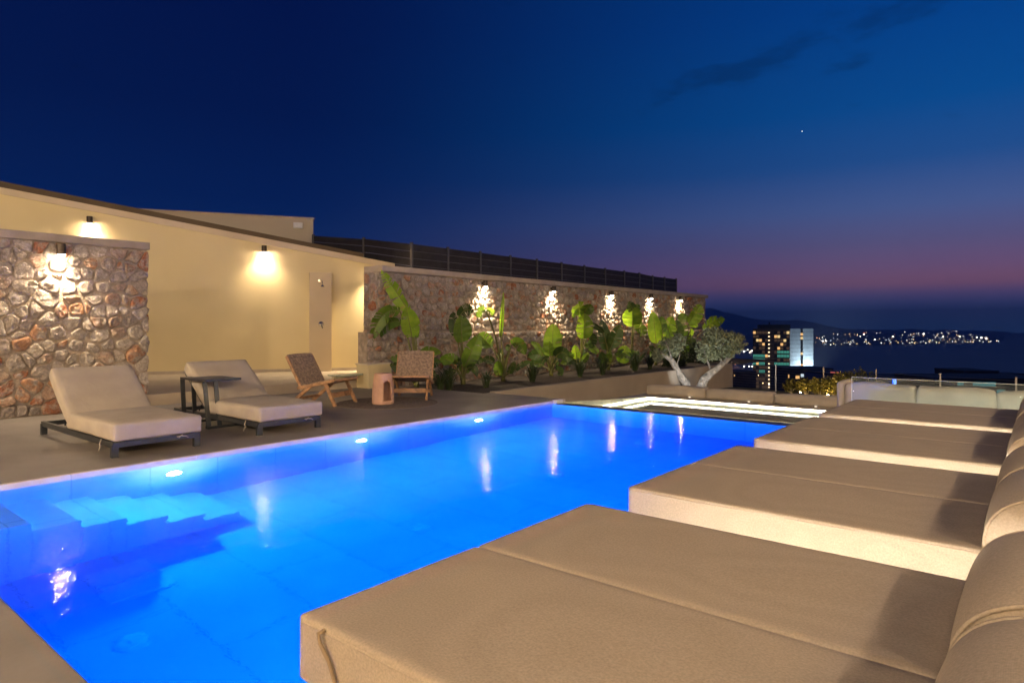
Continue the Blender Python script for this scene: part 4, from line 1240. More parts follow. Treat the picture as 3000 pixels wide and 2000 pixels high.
# each leaf: stalk end, tip, width, material, tear, optional bend point (photo crops Z5 / Z6)
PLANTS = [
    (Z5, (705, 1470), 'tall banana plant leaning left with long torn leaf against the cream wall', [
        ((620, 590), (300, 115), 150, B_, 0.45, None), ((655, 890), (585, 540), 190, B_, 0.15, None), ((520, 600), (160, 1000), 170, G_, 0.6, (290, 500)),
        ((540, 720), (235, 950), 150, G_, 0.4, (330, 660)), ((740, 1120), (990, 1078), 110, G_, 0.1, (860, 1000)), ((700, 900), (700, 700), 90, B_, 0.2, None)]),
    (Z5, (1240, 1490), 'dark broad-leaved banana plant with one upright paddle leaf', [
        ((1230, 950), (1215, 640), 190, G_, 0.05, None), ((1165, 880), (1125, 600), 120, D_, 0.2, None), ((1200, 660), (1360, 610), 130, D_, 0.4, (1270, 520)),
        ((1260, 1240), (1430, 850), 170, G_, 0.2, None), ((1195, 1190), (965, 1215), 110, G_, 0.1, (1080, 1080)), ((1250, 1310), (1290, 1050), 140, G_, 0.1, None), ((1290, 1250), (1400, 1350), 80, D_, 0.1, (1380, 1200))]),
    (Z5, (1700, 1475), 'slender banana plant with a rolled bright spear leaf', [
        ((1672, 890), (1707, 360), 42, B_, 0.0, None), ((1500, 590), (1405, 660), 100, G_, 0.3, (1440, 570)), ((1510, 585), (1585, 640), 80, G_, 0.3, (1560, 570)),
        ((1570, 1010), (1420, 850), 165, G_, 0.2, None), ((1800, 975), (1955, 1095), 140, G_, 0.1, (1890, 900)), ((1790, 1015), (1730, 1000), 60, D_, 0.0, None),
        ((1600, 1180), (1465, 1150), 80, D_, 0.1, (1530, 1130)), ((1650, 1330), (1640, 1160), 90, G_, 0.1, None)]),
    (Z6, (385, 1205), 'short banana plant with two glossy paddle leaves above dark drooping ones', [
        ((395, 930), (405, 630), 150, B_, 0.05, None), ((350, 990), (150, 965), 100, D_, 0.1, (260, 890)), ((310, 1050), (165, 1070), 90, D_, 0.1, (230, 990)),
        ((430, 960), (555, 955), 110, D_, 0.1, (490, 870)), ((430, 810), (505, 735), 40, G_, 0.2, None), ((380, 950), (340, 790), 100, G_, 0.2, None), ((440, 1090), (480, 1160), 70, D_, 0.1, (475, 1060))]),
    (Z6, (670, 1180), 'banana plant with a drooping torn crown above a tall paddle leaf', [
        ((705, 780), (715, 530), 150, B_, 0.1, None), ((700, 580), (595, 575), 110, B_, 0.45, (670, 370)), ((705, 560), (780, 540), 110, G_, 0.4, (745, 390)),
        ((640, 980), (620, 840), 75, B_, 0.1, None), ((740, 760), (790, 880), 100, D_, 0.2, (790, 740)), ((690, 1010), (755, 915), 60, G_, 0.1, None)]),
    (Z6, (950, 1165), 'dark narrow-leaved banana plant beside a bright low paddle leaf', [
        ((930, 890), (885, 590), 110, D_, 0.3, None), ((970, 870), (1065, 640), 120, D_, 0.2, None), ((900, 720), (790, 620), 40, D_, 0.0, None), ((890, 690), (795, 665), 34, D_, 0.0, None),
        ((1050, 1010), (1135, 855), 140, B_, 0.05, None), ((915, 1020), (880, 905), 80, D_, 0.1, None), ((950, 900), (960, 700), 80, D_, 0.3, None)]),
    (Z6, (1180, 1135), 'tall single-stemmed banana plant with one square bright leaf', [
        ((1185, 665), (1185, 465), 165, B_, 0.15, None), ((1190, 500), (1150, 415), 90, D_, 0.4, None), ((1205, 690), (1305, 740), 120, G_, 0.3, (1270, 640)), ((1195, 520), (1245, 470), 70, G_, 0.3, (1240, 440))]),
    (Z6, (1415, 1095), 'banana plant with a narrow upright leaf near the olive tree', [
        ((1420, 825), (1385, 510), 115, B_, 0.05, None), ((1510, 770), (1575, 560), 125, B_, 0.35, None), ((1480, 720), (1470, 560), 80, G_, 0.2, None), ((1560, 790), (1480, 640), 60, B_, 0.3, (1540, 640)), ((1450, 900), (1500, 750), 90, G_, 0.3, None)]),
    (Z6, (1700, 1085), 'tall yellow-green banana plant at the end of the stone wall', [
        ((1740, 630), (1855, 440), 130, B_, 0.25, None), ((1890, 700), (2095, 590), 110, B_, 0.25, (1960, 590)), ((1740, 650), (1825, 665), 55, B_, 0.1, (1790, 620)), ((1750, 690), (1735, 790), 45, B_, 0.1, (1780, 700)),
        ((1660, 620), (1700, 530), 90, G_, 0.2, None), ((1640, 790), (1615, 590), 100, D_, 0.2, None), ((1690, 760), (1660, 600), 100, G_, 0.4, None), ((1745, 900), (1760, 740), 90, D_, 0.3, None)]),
]
rng = random.Random(5)
for crop, bp, label, leaves in PLANTS:
    px, py = crop(*bp); k = 3.92 if crop is Z5 else 3.36
    base = onX(px, py, -9.25); base = base * (1 + 0.045); base.z = -0.08
    Zb = base.dot(CF)
    t = thing('banana_plant', base, label, 'banana plant', 'banana plants along the stone wall')
    b = MB(); b.tube([(0, 0, -0.05), (0.01, 0, 0.14), (0.0, 0.01, 0.32)], [0.06, 0.05, 0.028], 9); b.build('trunk', M_stem, t, smooth=True)
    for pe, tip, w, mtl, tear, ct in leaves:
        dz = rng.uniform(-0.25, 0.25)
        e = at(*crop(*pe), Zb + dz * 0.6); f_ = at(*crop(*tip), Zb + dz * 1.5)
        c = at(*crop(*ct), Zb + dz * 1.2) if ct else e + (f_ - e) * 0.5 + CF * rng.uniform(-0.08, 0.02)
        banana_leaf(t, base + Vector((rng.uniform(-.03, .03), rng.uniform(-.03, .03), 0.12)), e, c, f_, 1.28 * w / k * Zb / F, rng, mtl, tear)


for t in [o for o in bpy.data.objects if o.name.startswith('banana_plant')]:
    base = t.location.copy()
    for _ in range(4):      # basal leaves of each clump
        a = rng.uniform(0, 2 * math.pi); d = Vector((math.cos(a), math.sin(a), 0)); h = rng.uniform(0.18, 0.55)
        e = base + d * rng.uniform(0.12, 0.3) + Vector((0, 0, h)); f_ = e + d * rng.uniform(0.25, 0.5) + Vector((0, 0, rng.uniform(-0.15, 0.35)))
        c = e + (f_ - e) * 0.5 + Vector((0, 0, rng.uniform(0.08, 0.2)))
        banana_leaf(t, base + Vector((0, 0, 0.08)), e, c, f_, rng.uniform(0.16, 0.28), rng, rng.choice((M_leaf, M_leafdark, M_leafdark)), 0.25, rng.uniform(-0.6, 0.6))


def grass_clump(loc, n, h, label, rng, name='grass_clump', group='low grasses at the foot of the stone wall'):
    t = thing(name, loc, label, 'grass clump', group); b = MB()
    for _ in range(n):
        a = rng.uniform(0, 2 * math.pi); r = rng.uniform(0.25, 0.75) * h; hh = h * rng.uniform(0.5, 1.0); w = rng.uniform(0.008, 0.018)
        d = Vector((math.cos(a), math.sin(a), 0)); s = Vector((-d.y, d.x, 0))
        p0 = d * rng.uniform(0, 0.06); p2 = d * r + Vector((0, 0, hh * rng.uniform(0.35, 0.9))); p1 = d * r * 0.35 + Vector((0, 0, hh * 1.05))
        o = len(b.v)
        for i in range(6):
            q = bez(p0, p1, p2, i / 5); ww = w * (1 - (i / 5) ** 2) + 0.001
            b.v += [tuple(q - s * ww), tuple(q + s * ww)]
        b.f += [(o + 2 * i, o + 2 * i + 1, o + 2 * i + 3, o + 2 * i + 2) for i in range(5)]
    stuff(b.build('blades', M_grass, t, smooth=True))
    MB().lathe([(0.05, 0.0), (0.04, 0.05), (0.0, 0.06)], 8).build('crown', M_stem, t)
    return t


GL = [((1315, 1135), 46, 0.42, 'arching grass clump behind the woven armchair'), ((1290, 1128), 30, 0.36, 'loose grass clump at the left end of the planting bed soil'),
      ((1560, 1112), 36, 0.40, 'dark strappy clump between slender and short banana plants'), ((1700, 1108), 60, 0.40, 'dense upright grass clump under the drooping-crown banana plant'),
      ((1765, 1100), 40, 0.40, 'grass clump under the dark narrow-leaved banana plant'), ((1860, 1092), 70, 0.50, 'tall grassy clump under the single-stemmed banana plant'),
      ((1905, 1085), 50, 0.45, 'grassy clump beside the narrow upright banana leaf'), ((1425, 1132), 40, 0.3, 'small clump between dark and slender banana plants')]
for (px, py), n, h, lab in GL:
    p = onX(px, py, -8.9); p.z = -0.07; grass_clump(p, int(n * 1.6), h * 1.45, lab, rng)


def leaf_mass(b, c, rad, n, size, rng, shell=0.55, gap=0.0):
    for _ in range(n):
        while True:
            q = Vector((rng.uniform(-1, 1), rng.uniform(-1, 1), rng.uniform(-1, 1)))
            l = q.length
            if shell < l < 1 or (l <= shell and rng.random() < 0.25 and l < 1): break
        bump = 0.86 + 0.24 * noise.noise(q.normalized() * 2.6 + c)
        p = Vector((c[0] + q.x * rad[0] * bump, c[1] + q.y * rad[1] * bump, c[2] + q.z * rad[2] * bump))
        if gap and noise.noise(p * 5.5) < -gap: continue
        d = (q.normalized() * 0.7 + Vector((rng.uniform(-1, 1), rng.uniform(-1, 1), rng.uniform(-0.6, 1)))).normalized()
        s = d.cross(Vector((rng.uniform(-1, 1), rng.uniform(-1, 1), rng.uniform(-1, 1)))).normalized()
        L = size * rng.uniform(0.7, 1.3); w = L * 0.17
        o = len(b.v)
        b.v += [tuple(p - d * L * 0.5), tuple(p + s * w), tuple(p + d * L * 0.5), tuple(p - s * w)]
        b.f.append((o, o + 1, o + 2, o + 3))


# --- olive tree: two leaning trunks, two clipped crowns
ZO = 17.4
ob = at(2032, 1146, ZO); ob.z = -0.60
t = thing('olive_tree', ob, 'old olive tree with two pale leaning trunks and clipped grey-green crowns', 'olive tree')


def trunk(pts, rads):
    b = MB(); q = []; r2 = []
    for i in range(len(pts) - 1):
        for s in range(4):
            u = s / 4; p = pts[i] * (1 - u) + pts[i + 1] * u
            q.append(p + Vector((noise.noise(p * 6), noise.noise(p * 6 + Vector((9, 0, 0))), 0)) * 0.03); r2.append(rads[i] * (1 - u) + rads[i + 1] * u)
    q.append(pts[-1]); r2.append(rads[-1])
    b.tube([p - ob for p in q], r2, 12)
    for i, v in enumerate(b.v):
        v = Vector(v); n_ = noise.noise(v * 9 + Vector((3, 1, 7)))
        b.v[i] = tuple(v + Vector((n_, -n_, 0)) * 0.03)
    return b


T = lambda x, y, dz=0.0: at(x, y, ZO + dz)
trunk([ob + Vector((-0.12, -0.05, -0.05)), T(2010, 1122), T(1984, 1085), T(1968, 1055), T(1945, 1040)], [0.15, 0.12, 0.085, 0.07, 0.045]).build('trunk', M_bark, t, smooth=True)
trunk([ob + Vector((0.12, 0.05, -0.05)), T(2062, 1112), T(2085, 1090), T(2112, 1070), T(2140, 1045)], [0.16, 0.12, 0.095, 0.075, 0.05]).build('trunk', M_bark, t, smooth=True)
for pts, r in (([(1984, 1085), (1985, 1060), (1992, 1040), (1990, 1010)], 0.02), ([(1968, 1055), (1962, 1030), (1950, 1000)], 0.03), ([(1945, 1040), (1930, 1020)], 0.03),
               ([(2085, 1090), (2070, 1050), (2060, 1010)], 0.03), ([(2112, 1070), (2115, 1030), (2120, 990)], 0.035), ([(2124, 1060), (2140, 1020), (2160, 990)], 0.022), ([(2118, 1066), (2132, 1040), (2150, 1020)], 0.014)):
    b = MB(); b.tube([T(*p, rng.uniform(-.15, .15)) - ob for p in pts], [r * (1 - 0.25 * i) for i in range(len(pts))], 7); b.build('limb', M_bark, t, smooth=True)
cr = MB()
for (x, y, rx, rz, n) in ((2110, 1010, 0.60, 0.46, 3600), (2070, 1025, 0.36, 0.38, 1500), (2150, 1005, 0.36, 0.34, 1300), (2090, 975, 0.3, 0.2, 700)):
    leaf_mass(cr, T(x, y) - ob, (rx, rx * 0.9, rz), n, 0.10, rng, 0.55, 0.22)
cr.build('crown', M_olive, t)
cl = MB()
for (x, y, rx, rz, n) in ((1962, 1018, 0.40, 0.30, 1500), (1985, 1000, 0.28, 0.24, 700), (1930, 1035, 0.22, 0.2, 450), (1925, 1050, 0.14, 0.12, 160)):
    leaf_mass(cl, T(x, y) - ob, (rx, rx * 0.9, rz), n, 0.07, rng, 0.4, 0.2)
cl.build('crown', M_olive, t)
sp = thing('garden_spotlight', T(2038, 1158, -1.3) , 'small ground spotlight aimed up the olive trunks', 'spotlight')
sp.location.z = -0.46
MB().lathe([(0.0, 0.0), (0.035, 0.0), (0.04, 0.08), (0.034, 0.082), (0.0, 0.07)], 12).build('housing', M_darkmetal, sp, smooth=True)
MB().lathe([(0.03, 0.076), (0.0, 0.076)], 12).build('lens', emit('garden_lens', (0.9, 0.95, 1), 8), sp)
add_light('lamp_light', 'SPOT', (0, 0, 0.09), 95, (0.92, 0.96, 1.0), sp, 0.03, None, R(100), 0.7, aim=(T(2045, 1050) - sp.location))

# --- dark shrubs behind the olive, lit flowering shrubs at the wire fence


def shrub(c, rad, n, size, m, label, cat='shrub', group=None):
    t = thing('shrub', (c[0], c[1], c[2] - rad[2]), label, cat, group)
    b = MB(); leaf_mass(b, Vector((0, 0, rad[2])), rad, n, size, rng, 0.3, 0.3)
    b.build('foliage', m, t)
    s = MB()
    for k in range(4):
        a = k * 1.6; s.tube([(0, 0, -0.05), (math.cos(a) * rad[0] * 0.3, math.sin(a) * rad[1] * 0.3, rad[2] * 0.9)], [0.02, 0.008], 5)
    s.build('stems', M_bark, t)
    return t


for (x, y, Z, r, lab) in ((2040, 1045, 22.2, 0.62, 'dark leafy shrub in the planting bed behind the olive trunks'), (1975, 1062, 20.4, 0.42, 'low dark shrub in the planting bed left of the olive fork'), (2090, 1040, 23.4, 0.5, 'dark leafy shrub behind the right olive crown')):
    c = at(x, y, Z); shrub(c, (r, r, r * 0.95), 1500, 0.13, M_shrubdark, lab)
FD = (FB - FA).normalized()
for i, (px, y, r) in enumerate(((2318, 1142, 0.22), (2362, 1142, 0.26), (2405, 1146, 0.28), (2445, 1146, 0.32), (2480, 1140, 0.40), (2512, 1136, 0.44))):
    d = ray(px); A = FB - FA; Z = (FA.x * A.y - FA.y * A.x) / (d[0] * A.y - d[1] * A.x)
    c = at(px, y, Z - 0.6); c.z = -0.70 + r
    shrub(c, (r * 1.25, r * 1.1, r), 800, 0.085, M_shrub, ['low yellow-lit shrub at the left end of the hedge by the wire fence', 'yellow-orange lit hedge shrub between two wire fence posts', 'round lit hedge shrub at a wire fence post', 'yellow-green lit hedge shrub right of a wire fence post', 'taller green hedge shrub beside the sofa arm', 'tall dark hedge shrub behind the sofa arm'][i], 'shrub', 'hedge shrubs by the wire fence')
for i, px in enumerate((2345, 2425)):
    d = ray(px); A = FB - FA; Z = (FA.x * A.y - FA.y * A.x) / (d[0] * A.y - d[1] * A.x)
    c = at(px, 1150, Z - 1.15); c.z = -0.66
    g = thing('path_light', c, ('tiny warm garden light between the two lowest hedge shrubs', 'tiny warm garden light in front of the taller hedge shrubs')[i], 'garden light', 'garden lights by the hedge')
    MB().lathe([(0.012, 0), (0.012, 0.10), (0.04, 0.105), (0.03, 0.13), (0.0, 0.135)], 10).build('stake', M_darkmetal, g, smooth=True)
    MB().lathe([(0.0, 0.098), (0.03, 0.100)], 10).build('lens', M_bulb, g)
    add_light('lamp_light', 'POINT', (CF.x * 0.05, CF.y * 0.05, 0.16), 16, (1.0, 0.62, 0.22), g, 0.02)

# ================================================================== THE VIEW
SEA = -73.8
b = MB(); b.v = [(-9000, -9000, SEA), (9000, -9000, SEA), (9000, 9000, SEA), (-9000, 9000, SEA)]; b.f = [(0, 1, 2, 3)]
struct(b.build('sea', M_sea))
# hillside falling from the terrace to the shore
hs = MB(); NR, NA = 26, 72
prof = [(19, -3), (26, -2.6), (40, -5), (70, -12), (120, -21), (200, -31), (320, -42), (450, -50), (600, -58), (760, -66), (900, -72), (1000, -76)]


def hz(r):
    for (a, za), (c, zc) in zip(prof[:-1], prof[1:]):
        if r <= c: return za + (zc - za) * (r - a) / (c - a)
    return -76


for i in range(NR + 1):
    r = 19 * (1000 / 19) ** (i / NR)
    for k in range(NA):
        a = 2 * math.pi * k / NA; x, y = r * math.cos(a), r * math.sin(a)
        hs.v.append((x, y, hz(r) + (0 if r < 60 else 2.5) * noise.noise(Vector((x / 60, y / 60, 0)))))
hs.f = [(i * NA + k, i * NA + (k + 1) % NA, (i + 1) * NA + (k + 1) % NA, (i + 1) * NA + k) for i in range(NR) for k in range(NA)]
struct(hs.build('hillside', M_land, smooth=True))


def dirp(px, D):  # ground point at horizontal depth D along a pixel column
    d = ray(px); return Vector((d[0] * D, d[1] * D, 0))


# far coast: low land with a hill at its left end
fc = MB(); cols = 90; rows = 14
for i in range(cols + 1):
    px = 1700 + (2960 - 1700) * i / cols
    sh = 2250 + 700 * max(0, (px - 2380) / 560) if px > 2380 else 2250 - 500 * max(0, (2380 - px) / 240)
    sh = max(sh, 1550)
    tip = max(0.0, min(1, (2948 - px) / 260)) ** 0.6
    for j in range(rows + 1):
        D = sh + 5900 * (j / rows) ** 1.3
        p = dirp(px, D)
        low_ = 34 * tip * min(1, j / 3) * (0.8 + 0.5 * noise.noise(Vector((p.x / 380, p.y / 380, 1))))
        hill = 232 * math.exp(-((px - 2050) / 175.0) ** 2) * math.exp(-((D - 6500) / 1300) ** 2) + 96 * math.exp(-((px - 2330) / 130.0) ** 2) * math.exp(-((D - 6000) / 1100) ** 2)
        fc.v.append((p.x, p.y, SEA - 3 + (low_ + hill * (0.92 + 0.12 * noise.noise(Vector((p.x / 300, p.y / 300, 4))))) + (3.5 * tip if j else 0)))
fc.f = [(i * (rows + 1) + j, (i + 1) * (rows + 1) + j, (i + 1) * (rows + 1) + j + 1, i * (rows + 1) + j + 1) for i in range(cols) for j in range(rows)]
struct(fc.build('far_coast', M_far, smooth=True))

# lights of the far town, too many and too small to count
tm = {k: MB() for k in range(4)}
LM = [emit('town_light_white', (1.0, 0.92, 0.82), 9), emit('town_light_warm', (1.0, 0.62, 0.28), 7), emit('town_light_cool', (0.72, 0.86, 1.0), 6), emit('town_light_red', (1.0, 0.28, 0.12), 6)]


def lamp_at(p, s, k):
    tm[k].add([(p.x + s, p.y, p.z), (p.x - s, p.y, p.z), (p.x, p.y + s, p.z), (p.x, p.y - s, p.z), (p.x, p.y, p.z + s), (p.x, p.y, p.z - s)],
              [(0, 2, 4), (2, 1, 4), (1, 3, 4), (3, 0, 4), (2, 0, 5), (1, 2, 5), (3, 1, 5), (0, 3, 5)])


r2 = random.Random(21)


def shore_y(px): return 1014 - 10 * (px - 2380) / 520


for _ in range(230):
    px = 2385 + 555 * r2.random() ** 0.92; sy = shore_y(px)
    u = r2.random() ** 1.7; y = sy - 3 - u * (34 if px < 2780 else 34 * (2950 - px) / 170 + 3)
    D = 2250 + 650 * (px - 2380) / 520 + 900 * u
    lamp_at(at(px, y, D), D / F * r2.choice((0.5, 0.7, 0.7, 0.9, 1.2)), r2.choices((0, 1, 2, 3), (4, 4, 2, .4))[0])
for px, y, s, k in ((2410, 999, 3.2, 0), (2420, 999, 2.8, 0), (2451, 1000, 3.6, 0), (2531, 979, 2.4, 0), (2563, 995, 3, 0), (2616, 986, 3, 0), (2706, 978, 3.6, 0), (2763, 986, 3.2, 0), (2812, 985, 2.8, 0), (2862, 988, 3, 0), (2875, 989, 4, 0),
                   (2890, 992, 3, 0), (2520, 1007, 2.6, 1), (2534, 1006, 2.6, 1), (2545, 1007, 2, 1), (2700, 1000, 2.8, 3), (2712, 999, 2, 1), (2812, 1003, 2.6, 1), (2845, 1004, 3, 1), (2795, 1002, 2.4, 1), (2532, 975, 1.6, 3), (2126, 917, 2.2, 0)):
    D = 2300 + 650 * (px - 2380) / 520 + 300; D = 6300 if px < 2200 else D
    lamp_at(at(px, y, D), D / F * s * 0.8, k)
for _ in range(90):       # the bay curving back behind the olive tree
    u = r2.random(); px = 2150 + 62 * r2.random(); y = 1000 + 40 * u ** 1.2 - (2205 - px) * 0.35 * u + r2.uniform(-4, 4)
    D = 75 * F / max(30, y - YH) * 0.97
    lamp_at(at(px, y - 2, D), D / F * r2.choice((0.7, 1, 1.4, 2)), r2.choices((0, 1, 2), (4, 3, 3))[0])
for px, y, s, k in ((2147, 1052, 2.4, 0), (2157, 1055, 2.6, 0), (2182, 1060, 2.6, 0), (2207, 1066, 2.6, 2), (2154, 1065, 4, 3), (2160, 1062, 3, 1), (2133, 1060, 3, 3), (2180, 1073, 2.5, 0), (2195, 1073, 2.5, 0), (2204, 1073, 2.5, 0), (2209, 1021, 4, 0), (2200, 996, 3, 0), (2190, 1007, 3, 0), (2222, 1099, 1.6, 1), (2201, 1107, 2.2, 3), (2235, 1122, 1.8, 1), (2253, 1126, 2, 0), (2206, 986, 2, 0)):
    D = 75 * F / (y - YH) * 0.92 if y < 1080 else 430
    lamp_at(at(px, y, D), D / F * s * 0.8, k)
for k in tm:
    o = stuff(tm[k].build('town_lights', LM[k]))
    tag(o, ['white lights of the distant coastal town', 'orange lights of the distant coastal town', 'bluish lights of the distant coastal town', 'red lights of the distant coastal town'][k], 'town lights')

# --- hotel tower
ZT = 500.0
mpp = ZT / F
cN = at(2313, 963, ZT)


def tower():
    z1 = cN.z; z0 = -60.0
    t = thing('tower_block', (cN.x, cN.y, z0), 'tall dark apartment tower with a floodlit white end wall and lit windows', 'tower')
    H = z1 - z0
    lw, rw = 107 * mpp, 68 * mpp
    aL, aR = R(20), R(35)
    dl = (-CR * math.cos(aL) + CF * math.sin(aL)); dr = (CR * math.cos(aR) + CF * math.sin(aR))
    LL, LR = 26.4, 32.3
    c0 = Vector((0, 0, 0)); p1 = dl * LL; p2 = dr * LR; p3 = p1 + p2 * 0.9 + CF * 4
    up = Vector((0, 0, 1))
    core = MB(); core.add([c0 + dr * .05 + CF * .3, p2 + CF * .3, p3, p1 + CF * .3] + [k + up * H for k in (c0 + dr * .05 + CF * .3, p2 + CF * .3, p3, p1 + CF * .3)], [(3, 2, 1, 0), (4, 5, 6, 7), (0, 1, 5, 4), (1, 2, 6, 5), (2, 3, 7, 6), (3, 0, 4, 7)])
    core.build('core_wall', M_tower, t)
    nl = Vector((dl.y, -dl.x, 0)); nl = nl if nl.dot(CF) < 0 else -nl
    nr = Vector((dr.y, -dr.x, 0)); nr = nr if nr.dot(CF) < 0 else -nr

    def panel(name, m, d, n, u0, u1, v0, v1, depth, parent=t, off=0.0):
        a = d * u0 + n * off; c = d * u1 + n * off
        b = MB(); b.hexa([a + up * v0 + n * depth, c + up * v0 + n * depth, c + up * v0, a + up * v0, a + up * v1 + n * depth, c + up * v1 + n * depth, c + up * v1, a + up * v1])
        return b.build(name, m, parent)
    fh = 3.02; rows = 15; cols = 12
    rr = random.Random(3)
    # left facade: slabs, then panes
    top = H - 1.6
    panel('roof_band', M_tower, dl, nl, 0, LL, H - 1.6, H, 0.5)
    for r_ in range(rows):
        panel('floor_slab', M_tower, dl, nl, 0, LL, top - (r_ + 1) * fh - 0.25, top - (r_ + 1) * fh + 0.25, 0.8)
    warm = {(0, 0): M_winyel, (0, 11): M_winwarm, (2, 1): M_winyel, (2, 10): M_winyel, (2, 9): M_winwarm, (3, 2): M_winwarm, (3, 8): M_winwarm, (4, 3): M_winwarm, (1, 4): M_winwarm, (6, 7): M_winwarm, (8, 10): M_winwarm, (6, 4): None, (1, 3): M_winyel, (0, 9): None}
    for r_ in range(rows):
        for c in range(cols):
            if c == 6 or c == 5: continue
            u0 = LL * (c + 0.08) / cols; u1 = LL * (c + 0.92) / cols; v1 = top - r_ * fh - 0.35; v0 = v1 - 2.0
            m = warm.get((r_, c))
            teal = (c <= 4 and (r_ in (5, 6) and c < 4 or 8 <= r_ <= 10)) or (c >= 8 and r_ in (6, 7, 8, 10) and rr.random() < .85)
            if m is None and teal: m = M_winteal
            if m is None and rr.random() < 0.55: m = M_facadeglow
            w_ = panel('window', m or M_windark, dl, nl, u0, u1, v0, v1, 0.32 + rr.random() * 0.02)
            if m is M_winteal:
                panel('glazing_bar', M_roofdark, dl, nl, (u0 + u1) / 2 - 0.12, (u0 + u1) / 2 + 0.12, v0, v1, 0.02, w_, 0.37)
                panel('glazing_bar', M_roofdark, dl, nl, u0, u1, v0 + 0.5, v0 + 0.75, 0.02, w_, 0.37)
    panel('stair_column', M_tower, dl, nl, LL * 5.05 / cols, LL * 6.95 / cols, 6, H - 1.6, 0.4)
    for r_ in range(rows):
        v = top - r_ * fh - 1.4
        b = MB(); p = dl * (LL * 6.7 / cols) + nl * 0.9 + up * v
        panel('stair_lamp', M_stairlamp, dl, nl, LL * 6.45 / cols, LL * 6.95 / cols, v - 0.42, v + 0.42, 0.3, t, 0.5)
    # white end wall with central window strip
    mid = (0.44 * LR, 0.56 * LR)
    for r_ in range(rows):
        v1 = H + 0.15 - r_ * fh * 1.0; v0 = v1 - fh + 0.16
        if r_ == 0: v1 = H + 0.15
        for u0, u1 in ((0, mid[0]), (mid[1], LR)):
            panel('wall_panel', M_towerwhite, dr, nr, u0, u1, v0, v1, 0.5)
        m = {1: M_winwarm, 2: M_winyel, 6: M_winyel, 9: M_winwarm}.get(r_)
        panel('window', m or M_windark, dr, nr, mid[0] + 0.3, mid[1] - 0.3, v0 + 0.5, v1 - 0.5, 0.2, t, 0.12)
    # roof plant rooms
    for u0, u1, hh in ((0.12, 0.70, 3.2), (-0.1, 0.2, 3.3)):
        a = dl * LL * u0 + CF * 5; c = dl * LL * u1 + CF * 5
        b = MB(); b.hexa([a, c, c + CF * 8, a + CF * 8][::1] if False else [c + up * H, a + up * H, a + CF * 8 + up * H, c + CF * 8 + up * H, c + up * (H + hh), a + up * (H + hh), a + CF * 8 + up * (H + hh), c + CF * 8 + up * (H + hh)])
        b.build('roof_plant', M_roofdark, t)
    MB().bar(dl * LL * 0.45 + CF * 7 + up * (H + 3), dl * LL * 0.45 + CF * 7 + up * (H + 5.2), 0.8, 0.8, (1, 0, 0)).build('roof_mast', M_roofdark, t)
    for u in (0.25, 0.78):
        p = dr * LR * u + nr * 3.0 + up * (H - 41)
        add_light('facade_floodlight', 'SPOT', p, 170000 if u > .5 else 80000, (0.72, 0.92, 1.0), t, 0.4, None, R(120), 0.6, aim=p + up * 20 - nr * 1.6)
    p = dl * 12 + nl * 26 + up * 6
    add_light('street_floodlight', 'POINT', p, 42000, (1.0, 0.7, 0.45), t, 0.5)  # unseen warm light added to brighten the brown facade
    return t


tower()


def block(px0, px1, y0, D, label, m=M_roofdark, base=-70, depth=14, wins=(), cat='building', name='low_building', roof=True):
    a = at(px0, y0, D); c = at(px1, y0, D); z1 = a.z
    t = thing(name, ((a.x + c.x) / 2, (a.y + c.y) / 2, base), label, cat)
    d = (c - a); d.z = 0; hw = d.length / 2; d.normalize(); f = Vector((-d.y, d.x, 0)); H = z1 - base; up = Vector((0, 0, 1))
    b = MB(); b.hexa([-d * hw, d * hw, d * hw + f * depth, -d * hw + f * depth, -d * hw + up * H, d * hw + up * H, d * hw + f * depth + up * H, -d * hw + f * depth + up * H]); b.build('wall', m, t)
    if roof:
        e = hw * 1.02
        b = MB(); b.hexa([-d * e - f * .3 + up * H, d * e - f * .3 + up * H, d * e + f * depth + up * H, -d * e + f * depth + up * H, -d * e - f * .3 + up * (H + .5), d * e - f * .3 + up * (H + .5), d * e + f * depth + up * (H + .5), -d * e + f * depth + up * (H + .5)]); b.build('roof', M_roofdark, t)
    for (wx0, wx1, wy0, wy1, wm) in wins:
        k = D / F; u0 = (wx0 - (px0 + px1) / 2) * k; u1 = (wx1 - (px0 + px1) / 2) * k; v0 = EYE - (wy1 - YH) * k - base; v1 = EYE - (wy0 - YH) * k - base
        b = MB(); b.hexa([d * u0 - f * .15 + up * v0, d * u1 - f * .15 + up * v0, d * u1 + f * .1 + up * v0, d * u0 + f * .1 + up * v0, d * u0 - f * .15 + up * v1, d * u1 - f * .15 + up * v1, d * u1 + f * .1 + up * v1, d * u0 + f * .1 + up * v1]); b.build('window', wm, t)
    return t


block(2306, 2440, 1082, 300, 'dark low building with four lit windows below the tower', M_tower, -60, 20, [(2301 + 8, 2312, 1097, 1106, M_winwarm), (2331, 2342, 1100, 1109, M_winwarm), (2346, 2356, 1095, 1104, M_wincool), (2367, 2379, 1097, 1108, M_winyel), (2356, 2360, 1122, 1128, M_winwarm), (2350, 2374, 1080.5, 1082, M_wincool)])
block(2425, 2500, 1098, 220, 'pale lilac low building beside the sofa end', M_lilac, -60, 18, [(2444, 2455, 1104, 1140, M_windark), (2433, 2456, 1089, 1092, M_red)])
block(2500, 2760, 1112, 210, 'long dark low roof by the sea with tiny lit windows', M_roofdark, -60, 20, [(2712, 2719, 1121, 1127, M_wincool), (2660, 2672, 1124, 1127, M_tealpanel), (2690, 2700, 1123, 1126, M_wincool)])
block(2824, 2925, 1090, 230, 'dark building silhouette with sloping roof above the teal-lit shops', M_roofdark, -60, 16)
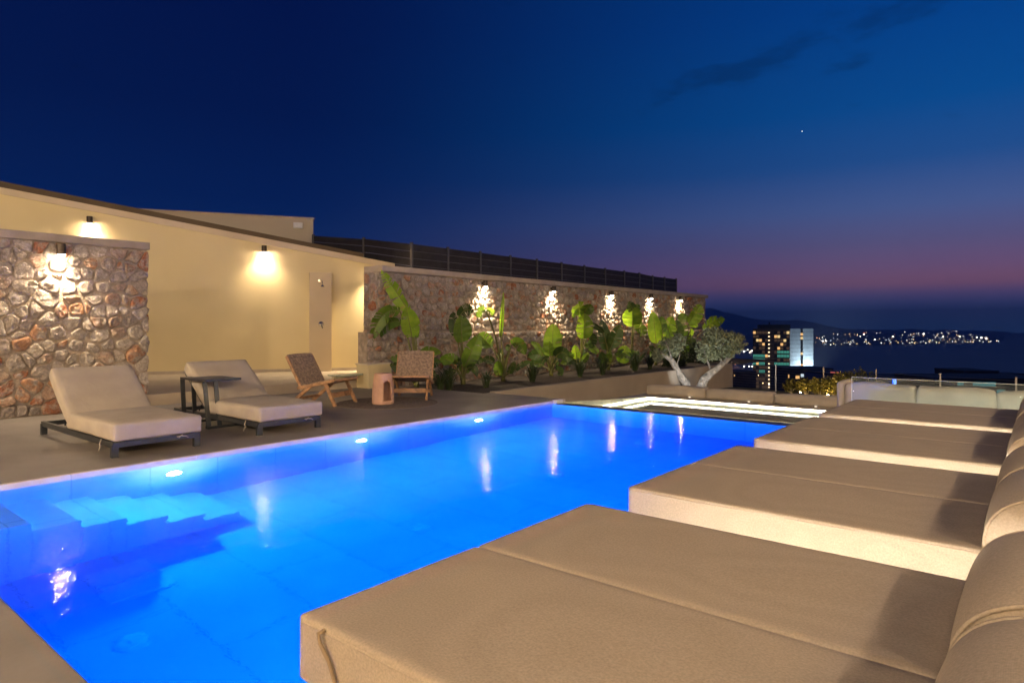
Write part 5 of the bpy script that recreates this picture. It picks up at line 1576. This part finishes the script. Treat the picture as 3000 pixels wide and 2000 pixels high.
block(2740, 3100, 1113, 190, 'long dark commercial building with teal-lit windows', M_roofdark, -60, 20, [(2805, 2822, 1118, 1129, M_tealpanel), (2850, 2872, 1118, 1130, M_tealpanel), (2872, 2916, 1119, 1132, M_tealpanel), (2920, 2943, 1141, 1151, M_tealpanel), (2960, 2985, 1146, 1154, M_tealpanel)])
block(2945, 3000, 1098, 240, 'grey rooftop box beyond the commercial building', M_lilac, -60, 8)
block(2060, 2215, 1090, 420, 'dark flat-roofed houses left of the tower', M_tower, -66, 20, [(2150, 2153, 1098, 1101, M_winwarm)])

# blue roadside sign seen through the glass
sg = at(2620, 1118, 195); t = thing('lit_sign', sg, 'small glowing blue vertical sign on a dark roof', 'sign')
k = 195 / F
MB().bar(-CR * 5.5 * k, CR * 5.5 * k, 0.3, 17 * k).build('panel', M_bluesign, t)
for (x0, y0, x1, y1) in ((-3, 6, 2, 6), (-3, 6, -3, 1), (-3, 1, 2, 1), (2, 6, 3, 2), (0, -1, 0, -6), (-3, -2, 3, -2), (-3, -6, 2, -6), (3, -1, 3, -6)):
    MB().bar(CR * x0 * k + Vector((0, 0, y0 * k)) - CF * 0.25, CR * x1 * k + Vector((0, 0, y1 * k)) - CF * 0.25, 0.1, 0.1, (0, 0, 1)).build('glyph_stroke', M_signglyph, t)
MB().bar(Vector((0, 0, -30 * k)), Vector((0, 0, -8 * k)), 0.3, 0.3, (1, 0, 0)).build('post', M_roofdark, t)

# evening star
s = at(2350, 385, 30000); b = MB(); b.lathe([(0.0, -18), (13, -13), (18, 0), (13, 13), (0.0, 18)], 10); o = b.build('evening_star', M_star, None, smooth=True); o.location = s
tag(o, 'single bright white evening star high over the sea', 'star')
# --- evening haze over the bay
m = bpy.data.materials.new('evening_haze'); m.use_nodes = True
N, L = m.node_tree.nodes, m.node_tree.links
N.remove(N["Principled BSDF"])
pv = N.new("ShaderNodeVolumePrincipled"); pv.inputs["Color"].default_value = (0.80, 0.87, 1.0, 1); pv.inputs["Density"].default_value = 2.4e-4
L.new(pv.outputs[0], N["Material Output"].inputs["Volume"])
hb = MB(); hb.box(-9200, -9200, SEA - 5, 9200, 9200, 190); stuff(hb.build('haze', m))
